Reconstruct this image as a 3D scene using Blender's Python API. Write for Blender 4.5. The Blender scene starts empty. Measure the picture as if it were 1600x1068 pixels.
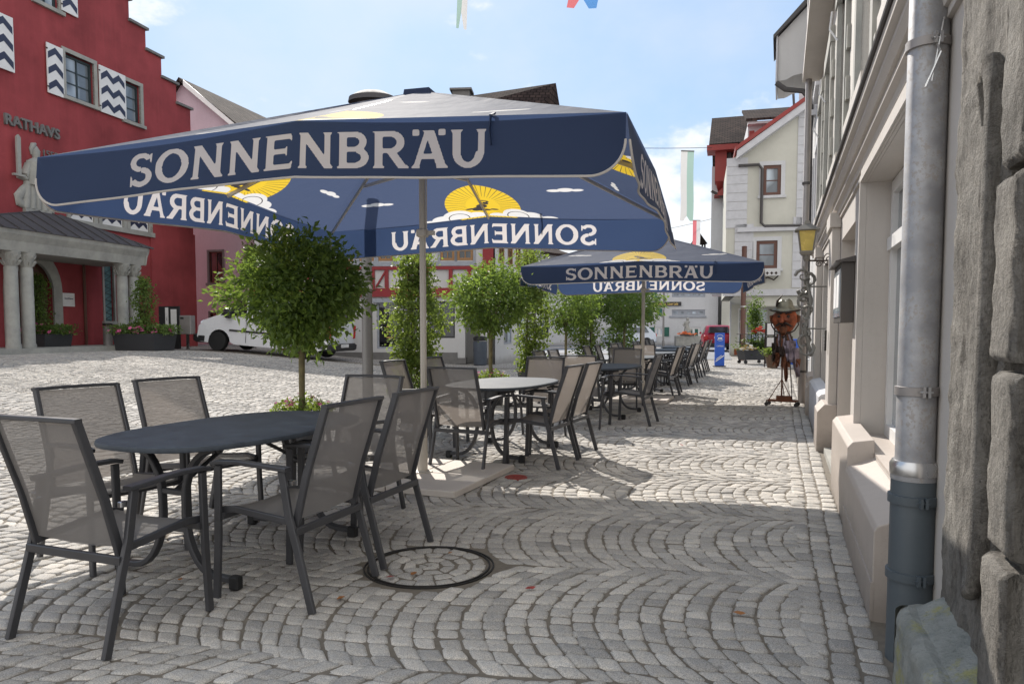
import bpy, math, random
import numpy as np
from math import sin, cos, pi, radians as R
from mathutils import Vector, Matrix
random.seed(7); RNG = np.random.default_rng(7)
SC = bpy.context.scene; COL = SC.collection
# ---------------------------------------------------------------- camera
F = 1150.0; ZC = 1.30; PITCH = R(3.5)
cam = bpy.data.cameras.new('camera'); co = bpy.data.objects.new('camera', cam); COL.objects.link(co)
co.location = (0, -0.08, ZC); co.rotation_euler = (pi/2 - PITCH, 0, 0)
cam.sensor_width = 36; cam.lens = 36*F/1600; cam.shift_y = (F*math.tan(PITCH) - 21)/1600
cam.clip_end = 600; cam.clip_start = 0.05
SC.camera = co
# ---------------------------------------------------------------- sky, sun, exposure
SUN = Vector((-0.32, 1.28, 1.0)).normalized()
EL = math.asin(SUN.z); AZ = math.atan2(SUN.x, SUN.y)
w = bpy.data.worlds.new("World"); SC.world = w; w.use_nodes = True
nt = w.node_tree; nt.nodes.clear()
out = nt.nodes.new('ShaderNodeOutputWorld'); bg = nt.nodes.new('ShaderNodeBackground')
sky = nt.nodes.new('ShaderNodeTexSky'); sky.sky_type = 'NISHITA'; sky.sun_disc = False
sky.sun_elevation = EL; sky.sun_rotation = AZ; sky.air_density = 1.0; sky.dust_density = 0.6; sky.ozone_density = 2.0
bg.inputs[1].default_value = 0.15
# clouds: noise on the view direction, only low over the horizon
tc = nt.nodes.new('ShaderNodeTexCoord'); sep = nt.nodes.new('ShaderNodeSeparateXYZ'); nt.links.new(tc.outputs['Generated'], sep.inputs[0])
mp = nt.nodes.new('ShaderNodeMapping'); mp.inputs['Scale'].default_value = (5, 5, 9); nt.links.new(tc.outputs['Generated'], mp.inputs[0])
nz = nt.nodes.new('ShaderNodeTexNoise'); nz.inputs['Scale'].default_value = 1.3; nz.inputs['Detail'].default_value = 9; nz.inputs['Roughness'].default_value = .58
nt.links.new(mp.outputs[0], nz.inputs[0])
def wm(op, a, b=None, c=None):
    n = nt.nodes.new('ShaderNodeMath'); n.operation = op
    for i, v in enumerate((a, b, c)):
        if v is None: continue
        if isinstance(v, (int, float)): n.inputs[i].default_value = v
        else: nt.links.new(v, n.inputs[i])
    return n.outputs[0]
band = nt.nodes.new('ShaderNodeMapRange'); nt.links.new(sep.outputs[2], band.inputs[0])
band.inputs[1].default_value = .34; band.inputs[2].default_value = .10; band.inputs[3].default_value = 0; band.inputs[4].default_value = .34
band.interpolation_type = 'SMOOTHSTEP'
cl = nt.nodes.new('ShaderNodeMapRange'); cl.interpolation_type = 'SMOOTHSTEP'
nt.links.new(wm('ADD', nz.outputs[0], band.outputs[0]), cl.inputs[0]); cl.inputs[1].default_value = .60; cl.inputs[2].default_value = .74; cl.inputs[4].default_value = .85
mixc = nt.nodes.new('ShaderNodeMix'); mixc.data_type = 'RGBA'
gain = nt.nodes.new('ShaderNodeMix'); gain.data_type = 'RGBA'; gain.blend_type = 'MULTIPLY'; gain.inputs[0].default_value = 1
gain.inputs[7].default_value = (.71, .94, 1.24, 1)
# even out the glare round the sun: sky colour compressed to lift the fill
gam = nt.nodes.new('ShaderNodeGamma'); gam.inputs[1].default_value = .30
nt.links.new(sky.outputs[0], gam.inputs[0]); sc_ = nt.nodes.new('ShaderNodeMix'); sc_.data_type = 'RGBA'; sc_.blend_type = 'MULTIPLY'; sc_.inputs[0].default_value = 1; sc_.inputs[7].default_value = (1.85, 1.85, 1.85, 1)
nt.links.new(gam.outputs[0], sc_.inputs[6]); nt.links.new(sc_.outputs[2], gain.inputs[6])
nt.links.new(cl.outputs[0], mixc.inputs[0]); nt.links.new(gain.outputs[2], mixc.inputs[6]); mixc.inputs[7].default_value = (4.6, 4.65, 4.7, 1)
# added unseen cloud bank behind the camera to lift the shade; thin veil elsewhere
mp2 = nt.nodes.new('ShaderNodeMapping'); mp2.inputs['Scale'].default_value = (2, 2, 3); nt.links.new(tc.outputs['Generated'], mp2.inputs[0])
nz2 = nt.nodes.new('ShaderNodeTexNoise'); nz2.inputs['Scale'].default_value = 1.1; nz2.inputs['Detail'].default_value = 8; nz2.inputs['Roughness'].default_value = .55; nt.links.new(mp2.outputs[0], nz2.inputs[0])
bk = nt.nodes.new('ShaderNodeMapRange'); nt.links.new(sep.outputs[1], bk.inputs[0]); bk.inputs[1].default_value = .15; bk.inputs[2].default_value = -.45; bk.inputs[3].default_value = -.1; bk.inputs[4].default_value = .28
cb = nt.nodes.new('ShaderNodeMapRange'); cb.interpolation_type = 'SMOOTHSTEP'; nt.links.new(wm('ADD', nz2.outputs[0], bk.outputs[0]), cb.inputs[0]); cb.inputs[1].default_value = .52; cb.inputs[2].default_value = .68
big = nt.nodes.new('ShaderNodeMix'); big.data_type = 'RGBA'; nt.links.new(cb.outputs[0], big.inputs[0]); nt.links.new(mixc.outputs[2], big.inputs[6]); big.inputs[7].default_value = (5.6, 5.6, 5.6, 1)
veil = nt.nodes.new('ShaderNodeMix'); veil.data_type = 'RGBA'; vr = nt.nodes.new('ShaderNodeMapRange'); nt.links.new(nz2.outputs[0], vr.inputs[0]); vr.inputs[1].default_value = .42; vr.inputs[2].default_value = .68; vr.inputs[4].default_value = .55
nt.links.new(vr.outputs[0], veil.inputs[0]); nt.links.new(big.outputs[2], veil.inputs[6]); veil.inputs[7].default_value = (3.6, 3.75, 3.85, 1)
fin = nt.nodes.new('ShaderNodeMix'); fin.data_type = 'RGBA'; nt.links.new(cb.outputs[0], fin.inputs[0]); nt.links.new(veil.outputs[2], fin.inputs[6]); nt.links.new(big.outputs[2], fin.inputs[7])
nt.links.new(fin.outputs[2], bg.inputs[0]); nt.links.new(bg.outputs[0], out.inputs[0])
sl = bpy.data.lights.new('sun', 'SUN'); sl.energy = 4.1; sl.angle = R(.5); sl.color = (1, .94, .86)
so = bpy.data.objects.new('sun', sl); COL.objects.link(so); so.rotation_euler = SUN.to_track_quat('Z', 'Y').to_euler()
SC.view_settings.view_transform = 'Standard'; SC.view_settings.look = 'None'; SC.view_settings.exposure = .72
SC.view_settings.gamma = 1

# ---------------------------------------------------------------- helpers: materials
class NT:
    def __init__(s, name):
        s.m = bpy.data.materials.new(name); s.m.use_nodes = True; s.t = s.m.node_tree; s.t.nodes.clear()
    def n(s, typ, **kw):
        x = s.t.nodes.new('ShaderNode'+typ)
        for k, v in kw.items(): setattr(x, k, v)
        return x
    def set(s, sock, v):
        if v is None: return
        if hasattr(v, 'is_output') : s.t.links.new(v, sock)
        else: sock.default_value = v
    def math(s, op, a, b=None, c=None):
        x = s.n('Math', operation=op)
        for i, v in enumerate((a, b, c)): s.set(x.inputs[i], v)
        return x.outputs[0]
    def noise(s, vec, scale, detail=4, rough=.55, dim='3D'):
        x = s.n('TexNoise'); s.set(x.inputs['Vector'], vec); x.inputs['Scale'].default_value = scale
        x.inputs['Detail'].default_value = detail; x.inputs['Roughness'].default_value = rough; return x.outputs[0]
    def ramp(s, v, a, b, lo=0., hi=1.):
        x = s.n('MapRange'); s.set(x.inputs[0], v); x.inputs[1].default_value = a; x.inputs[2].default_value = b
        x.inputs[3].default_value = lo; x.inputs[4].default_value = hi; return x.outputs[0]
    def mix(s, f, a, b, blend='MIX'):
        x = s.n('Mix', data_type='RGBA', blend_type=blend); s.set(x.inputs[0], f)
        for i, v in ((6, a), (7, b)):
            if isinstance(v, (tuple, list)): v = tuple(v[:3]) + (1,)
            s.set(x.inputs[i], v)
        return x.outputs[2]
    def obj(s, scale=(1, 1, 1)):
        t = s.n('TexCoord'); m = s.n('Mapping'); s.t.links.new(t.outputs['Object'], m.inputs[0]); m.inputs['Scale'].default_value = scale
        return m.outputs[0]
    def bump(s, h, strength=.3, dist=.01):
        b = s.n('Bump'); b.inputs['Strength'].default_value = strength; b.inputs['Distance'].default_value = dist; s.set(b.inputs['Height'], h); return b.outputs[0]
    def pr(s, col, rough=.6, metal=0., nrm=None, spec=.5):
        p = s.n('BsdfPrincipled')
        if isinstance(col, (tuple, list)): col = tuple(col[:3]) + (1,)
        s.set(p.inputs['Base Color'], col); s.set(p.inputs['Roughness'], rough); s.set(p.inputs['Metallic'], metal)
        p.inputs['Specular IOR Level'].default_value = spec
        if nrm is not None: s.t.links.new(nrm, p.inputs['Normal'])
        return p.outputs[0]
    def out(s, sh):
        o = s.n('OutputMaterial'); s.t.links.new(sh, o.inputs[0]); return s.m
def mul(c, k): return tuple(min(1, x*k) for x in c)
def mat(name, col, rough=.6, metal=0., var=.18, scale=3., bump=.15, bscale=60., spec=.5, stretch=(1, 1, 1), col2=None, dist=.004, vs=None):
    """painted / plastered / stone surface: two scales of tone variation, roughness variation and fine bump"""
    s = NT(name); v = s.obj(stretch)
    n1 = s.noise(v, scale, 5, .6); n2 = s.noise(v, bscale*.4, 3)
    f = s.math('ADD', s.math('MULTIPLY', s.ramp(n1, .3, .7), .7), s.math('MULTIPLY', n2, .3))
    c = s.mix(f, mul(col, 1-var), col2 if col2 else mul(col, 1+var))
    nb = s.bump(s.noise(s.obj(), bscale, 5, .65), bump, dist) if bump else None
    r = s.ramp(n1, .3, .7, max(.02, rough-.08), min(1, rough+.08))
    return s.out(s.pr(c, r, metal, nb, spec))
# ---------------------------------------------------------------- helpers: meshes
ROOTM = {}
def rootm(o):
    while o is not None:
        if o.name in ROOTM: return ROOTM[o.name]
        o = o.parent
    return Matrix()
class MB:
    def __init__(s, T=None): s.v = []; s.f = []; s.mi = []; s.T = T or Matrix(); s.m = 0; s.uv = None
    def addv(s, pts):
        b = len(s.v); T = s.T
        for p in pts: s.v.append(tuple(T @ Vector(p)))
        return b
    def face(s, *idx): s.f.append(tuple(idx)); s.mi.append(s.m)
    def poly(s, pts):
        b = s.addv(pts); s.face(*range(b, b+len(pts))); return s
    def box(s, x0, x1, y0, y1, z0, z1):
        if x0 > x1: x0, x1 = x1, x0
        if y0 > y1: y0, y1 = y1, y0
        if z0 > z1: z0, z1 = z1, z0
        b = s.addv([(x, y, z) for z in (z0, z1) for x, y in ((x0, y0), (x1, y0), (x1, y1), (x0, y1))])
        for q in ((0, 3, 2, 1), (4, 5, 6, 7), (0, 1, 5, 4), (1, 2, 6, 5), (2, 3, 7, 6), (3, 0, 4, 7)): s.face(*(b+i for i in q))
        return s
    def cbox(s, x0, x1, y0, y1, z0, z1, c=.01):
        """box with chamfered vertical edges and chamfered top"""
        c = min(c, abs(x1-x0)*.4, abs(y1-y0)*.4, abs(z1-z0)*.4)
        def ring(i, z):
            a, b_, d, e = x0+i, x1-i, y0+i, y1-i
            return [(a+c, d, z), (b_-c, d, z), (b_, d+c, z), (b_, e-c, z), (b_-c, e, z), (a+c, e, z), (a, e-c, z), (a, d+c, z)]
        s.loft([ring(c, z0), ring(0, z0+c), ring(0, z1-c), ring(c, z1)], cap=True); return s
    def loft(s, rings, cap=True, closed=True):
        n = len(rings[0]); b = s.addv([p for r in rings for p in r])
        for i in range(len(rings)-1):
            for j in range(n if closed else n-1):
                k = (j+1) % n
                s.face(b+i*n+j, b+i*n+k, b+(i+1)*n+k, b+(i+1)*n+j)
        if cap:
            s.face(*[b+j for j in reversed(range(n))]); s.face(*[b+(len(rings)-1)*n+j for j in range(n)])
        return s
    def prism(s, pts, a0, a1, axis='y'):
        """2D polygon extruded along an axis. axis y: pts=(x,z); axis x: pts=(y,z); axis z: pts=(x,y)"""
        def p3(p, a): return (p[0], a, p[1]) if axis == 'y' else ((a, p[0], p[1]) if axis == 'x' else (p[0], p[1], a))
        return s.loft([[p3(p, a0) for p in pts], [p3(p, a1) for p in pts]])
    def lathe(s, prof, c=(0, 0), n=20, sx=1, sy=1):
        s.loft([[(c[0]+r*sx*cos(2*pi*j/n), c[1]+r*sy*sin(2*pi*j/n), z) for j in range(n)] for r, z in prof]); return s
    def tube(s, pts, r, n=8, sec=None, up=None):
        """tube through points; r number or list; sec=(w,h) gives a rounded rectangular section"""
        P = [Vector(p) for p in pts]; rings = []; m = len(P)
        rr = r if isinstance(r, (list, tuple)) else [r]*m
        prev = Vector(up) if up else None
        for i in range(m):
            d = (P[min(i+1, m-1)]-P[max(i-1, 0)])
            if d.length < 1e-9: d = Vector((0, 0, 1))
            d.normalize()
            if prev is None: prev = Vector((0, 0, 1)) if abs(d.z) < .9 else Vector((1, 0, 0))
            a = prev - d*prev.dot(d)
            if a.length < 1e-6: a = Vector((1, 0, 0)) - d*d.x
            a.normalize(); b_ = d.cross(a); prev = a
            if sec:
                wv, hv = sec[0]/2*rr[i], sec[1]/2*rr[i]; c = min(wv, hv)*.35
                sq = [(wv-c, -hv), (wv, -hv+c), (wv, hv-c), (wv-c, hv), (-wv+c, hv), (-wv, hv-c), (-wv, -hv+c), (-wv+c, -hv)]
                rings.append([P[i]+b_*x+a*y for x, y in sq])
            else:
                rings.append([P[i]+(a*cos(2*pi*j/n)+b_*sin(2*pi*j/n))*rr[i] for j in range(n)])
        return s.loft(rings)
    def build(s, name, m, parent=None, smooth=False, bevel=0, angle=40):
        M_ = rootm(parent).inverted() if parent is not None else None
        me = bpy.data.meshes.new(name)
        vs = s.v if M_ is None else [tuple(M_ @ Vector(p)) for p in s.v]
        me.from_pydata(vs, [], s.f)
        ms = m if isinstance(m, (list, tuple)) else [m]
        for x in ms: me.materials.append(x)
        if len(ms) > 1: me.polygons.foreach_set('material_index', s.mi)
        if smooth:
            me.polygons.foreach_set('use_smooth', [True]*len(me.polygons))
            me.set_sharp_from_angle(angle=R(angle))
        me.update()
        o = bpy.data.objects.new(name, me); COL.objects.link(o)
        if parent is not None: o.parent = parent
        if bevel:
            b = o.modifiers.new('bevel', 'BEVEL'); b.width = bevel; b.segments = 2; b.limit_method = 'ANGLE'
        return o
def frame(x, y, z=0, deg=0): return Matrix.Translation((x, y, z)) @ Matrix.Rotation(R(deg), 4, 'Z')
def p2(p0, p1, z=0):
    d = Vector(p1)-Vector(p0); return frame(p0[0], p0[1], z, math.degrees(math.atan2(d.y, d.x))), d.length
def tag(o, label, cat, group=None, kind=None):
    if label: o['label'] = label
    if cat: o['category'] = cat
    if group: o['group'] = group
    if kind: o['kind'] = kind
    return o
def thing(name, label, cat, T=None, group=None):
    o = bpy.data.objects.new(name, None); COL.objects.link(o); o.empty_display_size = .2
    T = T or Matrix(); o.matrix_world = T; ROOTM[o.name] = T.copy()
    return tag(o, label, cat, group)
def copy_tree(o, parent=None):
    c = o.copy(); COL.objects.link(c); c.parent = parent
    if parent is not None: c.matrix_parent_inverse = o.matrix_parent_inverse
    for ch in KIDS.get(o.name, list(o.children)): copy_tree(ch, c)
    return c
KIDS = {}
def struct(o, kind='structure'): o['kind'] = kind; return o
U_ = Vector((.342, .940)); V_ = Vector((.940, -.342))
def st(s, t): return (s*.342+t*.940, s*.940-t*.342)
def ss(t): t = max(0., min(1., t)); return t*t*(3-2*t)
def gz(x, y): return .62*ss((-1.5-x)/10)
# facade tools (local: x along, z up, -y out to the viewer)
def wall_holes(mb, x0, x1, z0, z1, holes, reveal=.2, top=None, depth=None, extra=()):
    xs = sorted({x0, x1, *[h[0] for h in holes], *[h[1] for h in holes], *extra}); xs = [x for x in xs if x0 <= x <= x1]
    zs = sorted({z0, z1, *[h[2] for h in holes], *[h[3] for h in holes], *([top(x+.001) for x in xs] if top else [])}); zs = [z for z in zs if z0 <= z <= z1]
    for i in range(len(xs)-1):
        for j in range(len(zs)-1):
            cx, cz = (xs[i]+xs[i+1])/2, (zs[j]+zs[j+1])/2
            if top and cz > top(cx): continue
            if any(h[0] < cx < h[1] and h[2] < cz < h[3] for h in holes): continue
            mb.poly([(xs[i], 0, zs[j]), (xs[i+1], 0, zs[j]), (xs[i+1], 0, zs[j+1]), (xs[i], 0, zs[j+1])])
    for a, b, c, d in holes:
        mb.poly([(a, 0, c), (a, 0, d), (a, reveal, d), (a, reveal, c)]); mb.poly([(b, 0, c), (b, reveal, c), (b, reveal, d), (b, 0, d)])
        mb.poly([(a, 0, d), (b, 0, d), (b, reveal, d), (a, reveal, d)]); mb.poly([(a, 0, c), (a, reveal, c), (b, reveal, c), (b, 0, c)])
    if depth:
        zt = z1 if not top else z1
        if not top:
            mb.poly([(x0, 0, z0), (x0, 0, z1), (x0, depth, z1), (x0, depth, z0)]); mb.poly([(x1, 0, z0), (x1, depth, z0), (x1, depth, z1), (x1, 0, z1)])
            mb.poly([(x0, 0, z1), (x1, 0, z1), (x1, depth, z1), (x0, depth, z1)])
        mb.poly([(x0, depth, z0), (x0, depth, zt), (x1, depth, zt), (x1, depth, z0)])
def window(T, parent, x0, x1, z0, z1, y, fm, pm, nx=2, nz=2, fw=.06, mw=.03, name='window', th=.06, label=None):
    m = MB(T)
    m.box(x0, x0+fw, y-th, y, z0, z1); m.box(x1-fw, x1, y-th, y, z0, z1)
    m.box(x0+fw, x1-fw, y-th, y, z0, z0+fw); m.box(x0+fw, x1-fw, y-th, y, z1-fw, z1)
    W = x1-x0-2*fw; H = z1-z0-2*fw
    for i in range(1, nx): c = x0+fw+W*i/nx; m.box(c-mw/2, c+mw/2, y-th*.8, y, z0+fw, z1-fw)
    for j in range(1, nz): c = z0+fw+H*j/nz; m.box(x0+fw, x1-fw, y-th*.6, y-.003, c-mw/3, c+mw/3)
    o = m.build(name, fm, parent)
    if label: o['label'] = label
    g = MB(T); g.box(x0+fw*.5, x1-fw*.5, y-.012, y-.006, z0+fw*.5, z1-fw*.5); g.build('pane', pm, o)
    return o
def surround(T, parent, x0, x1, z0, z1, wd, m_, proud=.03, sill=.06, name='window_frame'):
    m = MB(T); p = proud
    m.box(x0-wd, x0, -p, .05, z0, z1); m.box(x1, x1+wd, -p, .05, z0, z1); m.box(x0-wd, x1+wd, -p-.002, .05, z1, z1+wd)
    o = m.build(name, m_, parent)
    s_ = MB(T); s_.box(x0-wd-.05, x1+wd+.05, -p-sill, .05, z0-.11, z0); s_.build('sill', m_, o); return o
def text_obj(s, size, T, m, parent, name='lettering', depth=.01, align='CENTER', bold=0, sx=1):
    c = bpy.data.curves.new('t', 'FONT'); c.body = s; c.size = size; c.extrude = depth; c.align_x = align; c.align_y = 'CENTER'; c.offset = bold
    c.resolution_u = 3
    t = bpy.data.objects.new('t', c); COL.objects.link(t)
    dg = bpy.context.evaluated_depsgraph_get(); me = bpy.data.meshes.new_from_object(t.evaluated_get(dg))
    bpy.data.objects.remove(t)
    T2 = T @ Matrix.Rotation(pi/2, 4, 'X') @ Matrix.Diagonal((sx, 1, 1, 1))
    if parent is not None: T2 = rootm(parent).inverted() @ T2
    me.transform(T2); me.materials.clear(); me.materials.append(m); me.name = name
    o = bpy.data.objects.new(name, me); COL.objects.link(o); o.parent = parent; return o
def at(px, py, Y):   # point at distance Y seen at a pixel of the photograph (1600x1068)
    return Vector(((px-800)/F*Y, Y, ZC-(py-513)/F*Y))
# ---------------------------------------------------------------- materials
def glass_mat(name, col=(.02, .025, .03), rough=.04, refl=(.5, .55, .6), spec=.8):
    """window pane: dark room behind, curtain tone in large soft patches, slightly uneven mirror"""
    s = NT(name); n = s.noise(s.obj((.6, .6, .35)), 1.4, 2)
    c = s.mix(s.ramp(n, .45, .62), col, mul(col, 4))
    return s.out(s.pr(c, rough, 0, s.bump(s.noise(s.obj(), 2.5, 1), .08, .02), spec))
SETT_W, SETT_H = 1.28, .100     # width of one strip of segmental arcs, height of one course
SETT_R = SETT_W*.78
SA, CA = math.sin(R(11)), math.cos(R(11))   # the strips run 11 degrees off straight across
def sett_mat():
    s = NT('granite_setts'); t = s.n('TexCoord'); sp = s.n('SeparateXYZ'); s.t.links.new(t.outputs['Object'], sp.inputs[0])
    x, y = sp.outputs[0], sp.outputs[1]
    wob = s.math('MULTIPLY', s.math('SUBTRACT', s.noise(t.outputs['Object'], 3., 3), .5), .06)
    u = s.math('ADD', s.math('ADD', s.math('MULTIPLY', x, SA), s.math('MULTIPLY', y, CA)), wob)
    v = s.math('ADD', s.math('SUBTRACT', s.math('MULTIPLY', x, CA), s.math('MULTIPLY', y, SA)), wob)
    q = s.math('DIVIDE', u, SETT_W); j = s.math('FLOOR', q)
    b = s.math('MULTIPLY', s.math('SUBTRACT', s.math('SUBTRACT', q, j), .5), SETT_W)
    al = s.math('ARCSINE', s.math('DIVIDE', b, SETT_R))
    r = s.math('ADD', v, s.math('ADD', s.math('MULTIPLY', s.math('COSINE', al), SETT_R), s.math('MULTIPLY', j, .37)))
    rq = s.math('DIVIDE', r, SETT_H); row = s.math('FLOOR', rq); fr = s.math('SUBTRACT', rq, row)
    cq = s.math('ADD', s.math('DIVIDE', b, .0985), s.math('ADD', s.math('MULTIPLY', row, .43), 50.))
    cell = s.math('FLOOR', cq); fc = s.math('SUBTRACT', cq, cell)
    def edge(f): return s.math('MINIMUM', f, s.math('SUBTRACT', 1., f))
    e = s.math('MINIMUM', edge(fr), edge(fc))
    joint = s.ramp(e, .05, .13)
    wn = s.n('TexWhiteNoise', noise_dimensions='3D'); cx = s.n('CombineXYZ')
    for i, k in enumerate((row, cell, j)): s.t.links.new(k, cx.inputs[i])
    s.t.links.new(cx.outputs[0], wn.inputs[0])
    col = s.mix(wn.outputs[0], (.32, .31, .30), (.49, .475, .445))
    col = s.mix(s.ramp(s.noise(t.outputs['Object'], .35, 4), .35, .65), s.mix(1., col, (.84, .84, .85), 'MULTIPLY'), col)
    col = s.mix(joint, (.15, .13, .105), col)
    nb = s.bump(s.math('ADD', joint, s.math('MULTIPLY', s.noise(t.outputs['Object'], 90, 3), .3)), .55, .012)
    return s.out(s.pr(col, .8, 0, nb, .12))
def stone_top_mat():
    s = NT('granite_sett_stone'); a = s.n('Attribute', attribute_name='tint'); v = s.obj()
    sp = s.noise(v, 210, 2, .7); blot = s.noise(v, 26, 4, .6)
    base = s.mix(a.outputs['Fac'], (.31, .305, .295), (.56, .54, .505))
    c = s.mix(s.ramp(sp, .38, .62), s.mix(1., base, (.66, .66, .67), 'MULTIPLY'), s.mix(1., base, (1.25, 1.24, 1.22), 'MULTIPLY'))
    c = s.mix(s.ramp(blot, .35, .7), c, s.mix(1., c, (1.15, 1.1, 1.03), 'MULTIPLY'))
    big = s.noise(v, .5, 4)
    c = s.mix(s.ramp(big, .35, .65), s.mix(1., c, (.82, .82, .83), 'MULTIPLY'), c)
    stain = s.noise(v, 1.3, 7, .7); c = s.mix(s.ramp(stain, .58, .72, 0, .4), c, (.13, .115, .09)); spot = s.noise(v, 7, 3, .5); c = s.mix(s.ramp(spot, .70, .73, 0, .5), c, (.10, .095, .09))
    nb = s.bump(s.math('ADD', s.noise(v, 45, 5, .7), s.math('MULTIPLY', sp, .35)), .55, .006)
    return s.out(s.pr(c, s.ramp(blot, .3, .7, .68, .85), 0, nb, .15))
def fabric_mat(name, col, tcol, tr=.45, rough=.55):
    s = NT(name); v = s.obj(); n = s.noise(v, 1.3, 4)
    c = s.mix(n, mul(col, .88), mul(col, 1.15)); wv = s.bump(s.math('ADD', s.noise(v, 4, 3), s.math('MULTIPLY', s.noise(v, 700, 1), .12)), .25, .03)
    d = s.pr(c, rough, 0, wv, .45); t = s.n('BsdfTranslucent'); s.set(t.inputs[0], tuple(tcol)+(1,))
    m = s.n('MixShader'); m.inputs[0].default_value = tr; s.t.links.new(d, m.inputs[1]); s.t.links.new(t.outputs[0], m.inputs[2])
    return s.out(m.outputs[0])
def valance_mat():
    """navy cloth with the off-white print, which shows on both faces"""
    s = NT('printed_valance_cloth'); a = s.n('Attribute', attribute_name='print'); k = s.ramp(a.outputs['Fac'], .46, .54); v = s.obj(); n = s.noise(v, 1.3, 4)
    wv = s.bump(s.math('ADD', s.noise(v, 4, 3), s.math('MULTIPLY', s.noise(v, 700, 1), .12)), .25, .03)
    d = s.pr(s.mix(k, s.mix(n, (.010, .026, .074), (.017, .036, .098)), (.56, .52, .52)), .6, 0, wv, .4); t = s.n('BsdfTranslucent'); s.t.links.new(s.mix(k, (.052, .085, .18), (.80, .76, .76)), t.inputs[0])
    m = s.n('MixShader'); m.inputs[0].default_value = .45; s.t.links.new(d, m.inputs[1]); s.t.links.new(t.outputs[0], m.inputs[2]); return s.out(m.outputs[0])
def canopy_mat():
    """blue canopy cloth printed with a rayed yellow sun over a cloud bank; UV = metres along the edge / metres up the panel"""
    s = NT('printed_canopy_cloth'); uv = s.n('UVMap'); sp = s.n('SeparateXYZ'); s.t.links.new(uv.outputs[0], sp.inputs[0]); x, y = sp.outputs[0], sp.outputs[1]
    def circ(cx, cy, r, sx=1.):
        dx = s.math('MULTIPLY', s.math('SUBTRACT', x, cx), 1/sx); dy = s.math('SUBTRACT', y, cy)
        return s.math('SUBTRACT', r, s.math('SQRT', s.math('ADD', s.math('MULTIPLY', dx, dx), s.math('MULTIPLY', dy, dy))))
    def step(v, e=.003): return s.ramp(v, -e, e)
    def union(l):
        o = l[0]
        for k in l[1:]: o = s.math('MAXIMUM', o, k)
        return o
    cy = .27; sun = circ(0., cy, .42); ang = s.math('ARCTAN2', s.math('SUBTRACT', y, cy), x)
    fr = s.math('FRACT', s.math('ADD', s.math('MULTIPLY', ang, 44/(2*pi)), 50)); ray = s.math('LESS_THAN', s.math('ABSOLUTE', s.math('SUBTRACT', fr, .5)), .06)
    ray = s.math('MULTIPLY', ray, s.math('LESS_THAN', sun, .23))
    cl = union([circ(-.50, .05, .10, 1.3), circ(-.34, .08, .13, 1.2), circ(.34, .08, .14, 1.3), circ(.15, .04, .10, 1.4), circ(.52, .04, .10, 1.5), circ(-.13, .02, .08, 1.5), circ(.70, .02, .05, 2.), circ(-.70, .02, .05, 2.)])
    cl = s.math('MINIMUM', cl, s.math('SUBTRACT', y, .03))
    line = s.math('LESS_THAN', s.math('ABSOLUTE', s.math('SUBTRACT', union([circ(.34, .05, .10, 1.2), circ(-.35, .05, .10, 1.2)]), .0)), .005)
    small = union([circ(1.15, .52, .035, 2.5), circ(1.27, .51, .025, 3.), circ(1.03, .51, .022, 3.), circ(-.98, .62, .035, 2.5), circ(-.86, .61, .025, 3.), circ(-1.1, .61, .022, 3.), circ(.25, 1.35, .03, 4.), circ(-.3, 1.2, .025, 4.)])
    fig = union([circ(.02, .25, .042, 1.5), circ(.08, .20, .04, 1.6), circ(-.04, .31, .028, 1.2), circ(-.07, .345, .018), circ(.16, .215, .017, 3.2), circ(-.11, .18, .016, 3.), circ(0, .165, .02, 3.5), circ(-.02, .365, .01, 5.)])
    navy = (.055, .075, .135); yel = (.75, .52, .04); wht = (.72, .71, .70); drk = (.05, .045, .05)
    def comp(k):
        c = s.mix(step(sun), mul(navy, k), yel); c = s.mix(s.math('MULTIPLY', ray, step(sun)), c, drk); c = s.mix(step(fig), c, drk)
        c = s.mix(step(cl), c, wht); c = s.mix(s.math('MULTIPLY', line, step(cl)), c, drk); return s.mix(step(small), c, wht)
    v = s.obj(); wv = s.bump(s.math('ADD', s.noise(v, 3, 3), s.math('MULTIPLY', s.math('LESS_THAN', s.math('ABSOLUTE', x), .008), .5)), .35, .05)
    d = s.pr(comp(1.), .75, 0, wv, .25); d.node.inputs['Sheen Weight'].default_value = .12; d.node.inputs['Sheen Roughness'].default_value = .5
    t = s.n('BsdfTranslucent'); s.t.links.new(comp(1.25), t.inputs[0])
    m = s.n('MixShader'); m.inputs[0].default_value = .5; s.t.links.new(d, m.inputs[1]); s.t.links.new(t.outputs[0], m.inputs[2])
    return s.out(m.outputs[0])
def sling_mat():
    s = NT('woven_sling_fabric'); v = s.obj(); n = s.noise(v, 500, 1)
    d = s.pr(s.mix(n, (.19, .178, .167), (.285, .268, .252)), .7, 0, s.bump(n, .2, .001), .3); t = s.n('BsdfTransparent'); t.inputs[0].default_value = (1, 1, 1, 1)
    l = s.n('BsdfTranslucent'); l.inputs[0].default_value = (.30, .26, .23, 1); m0 = s.n('MixShader'); m0.inputs[0].default_value = .35
    s.t.links.new(d, m0.inputs[1]); s.t.links.new(l.outputs[0], m0.inputs[2])
    m = s.n('MixShader'); m.inputs[0].default_value = .15; s.t.links.new(m0.outputs[0], m.inputs[1]); s.t.links.new(t.outputs[0], m.inputs[2])
    return s.out(m.outputs[0])
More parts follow.
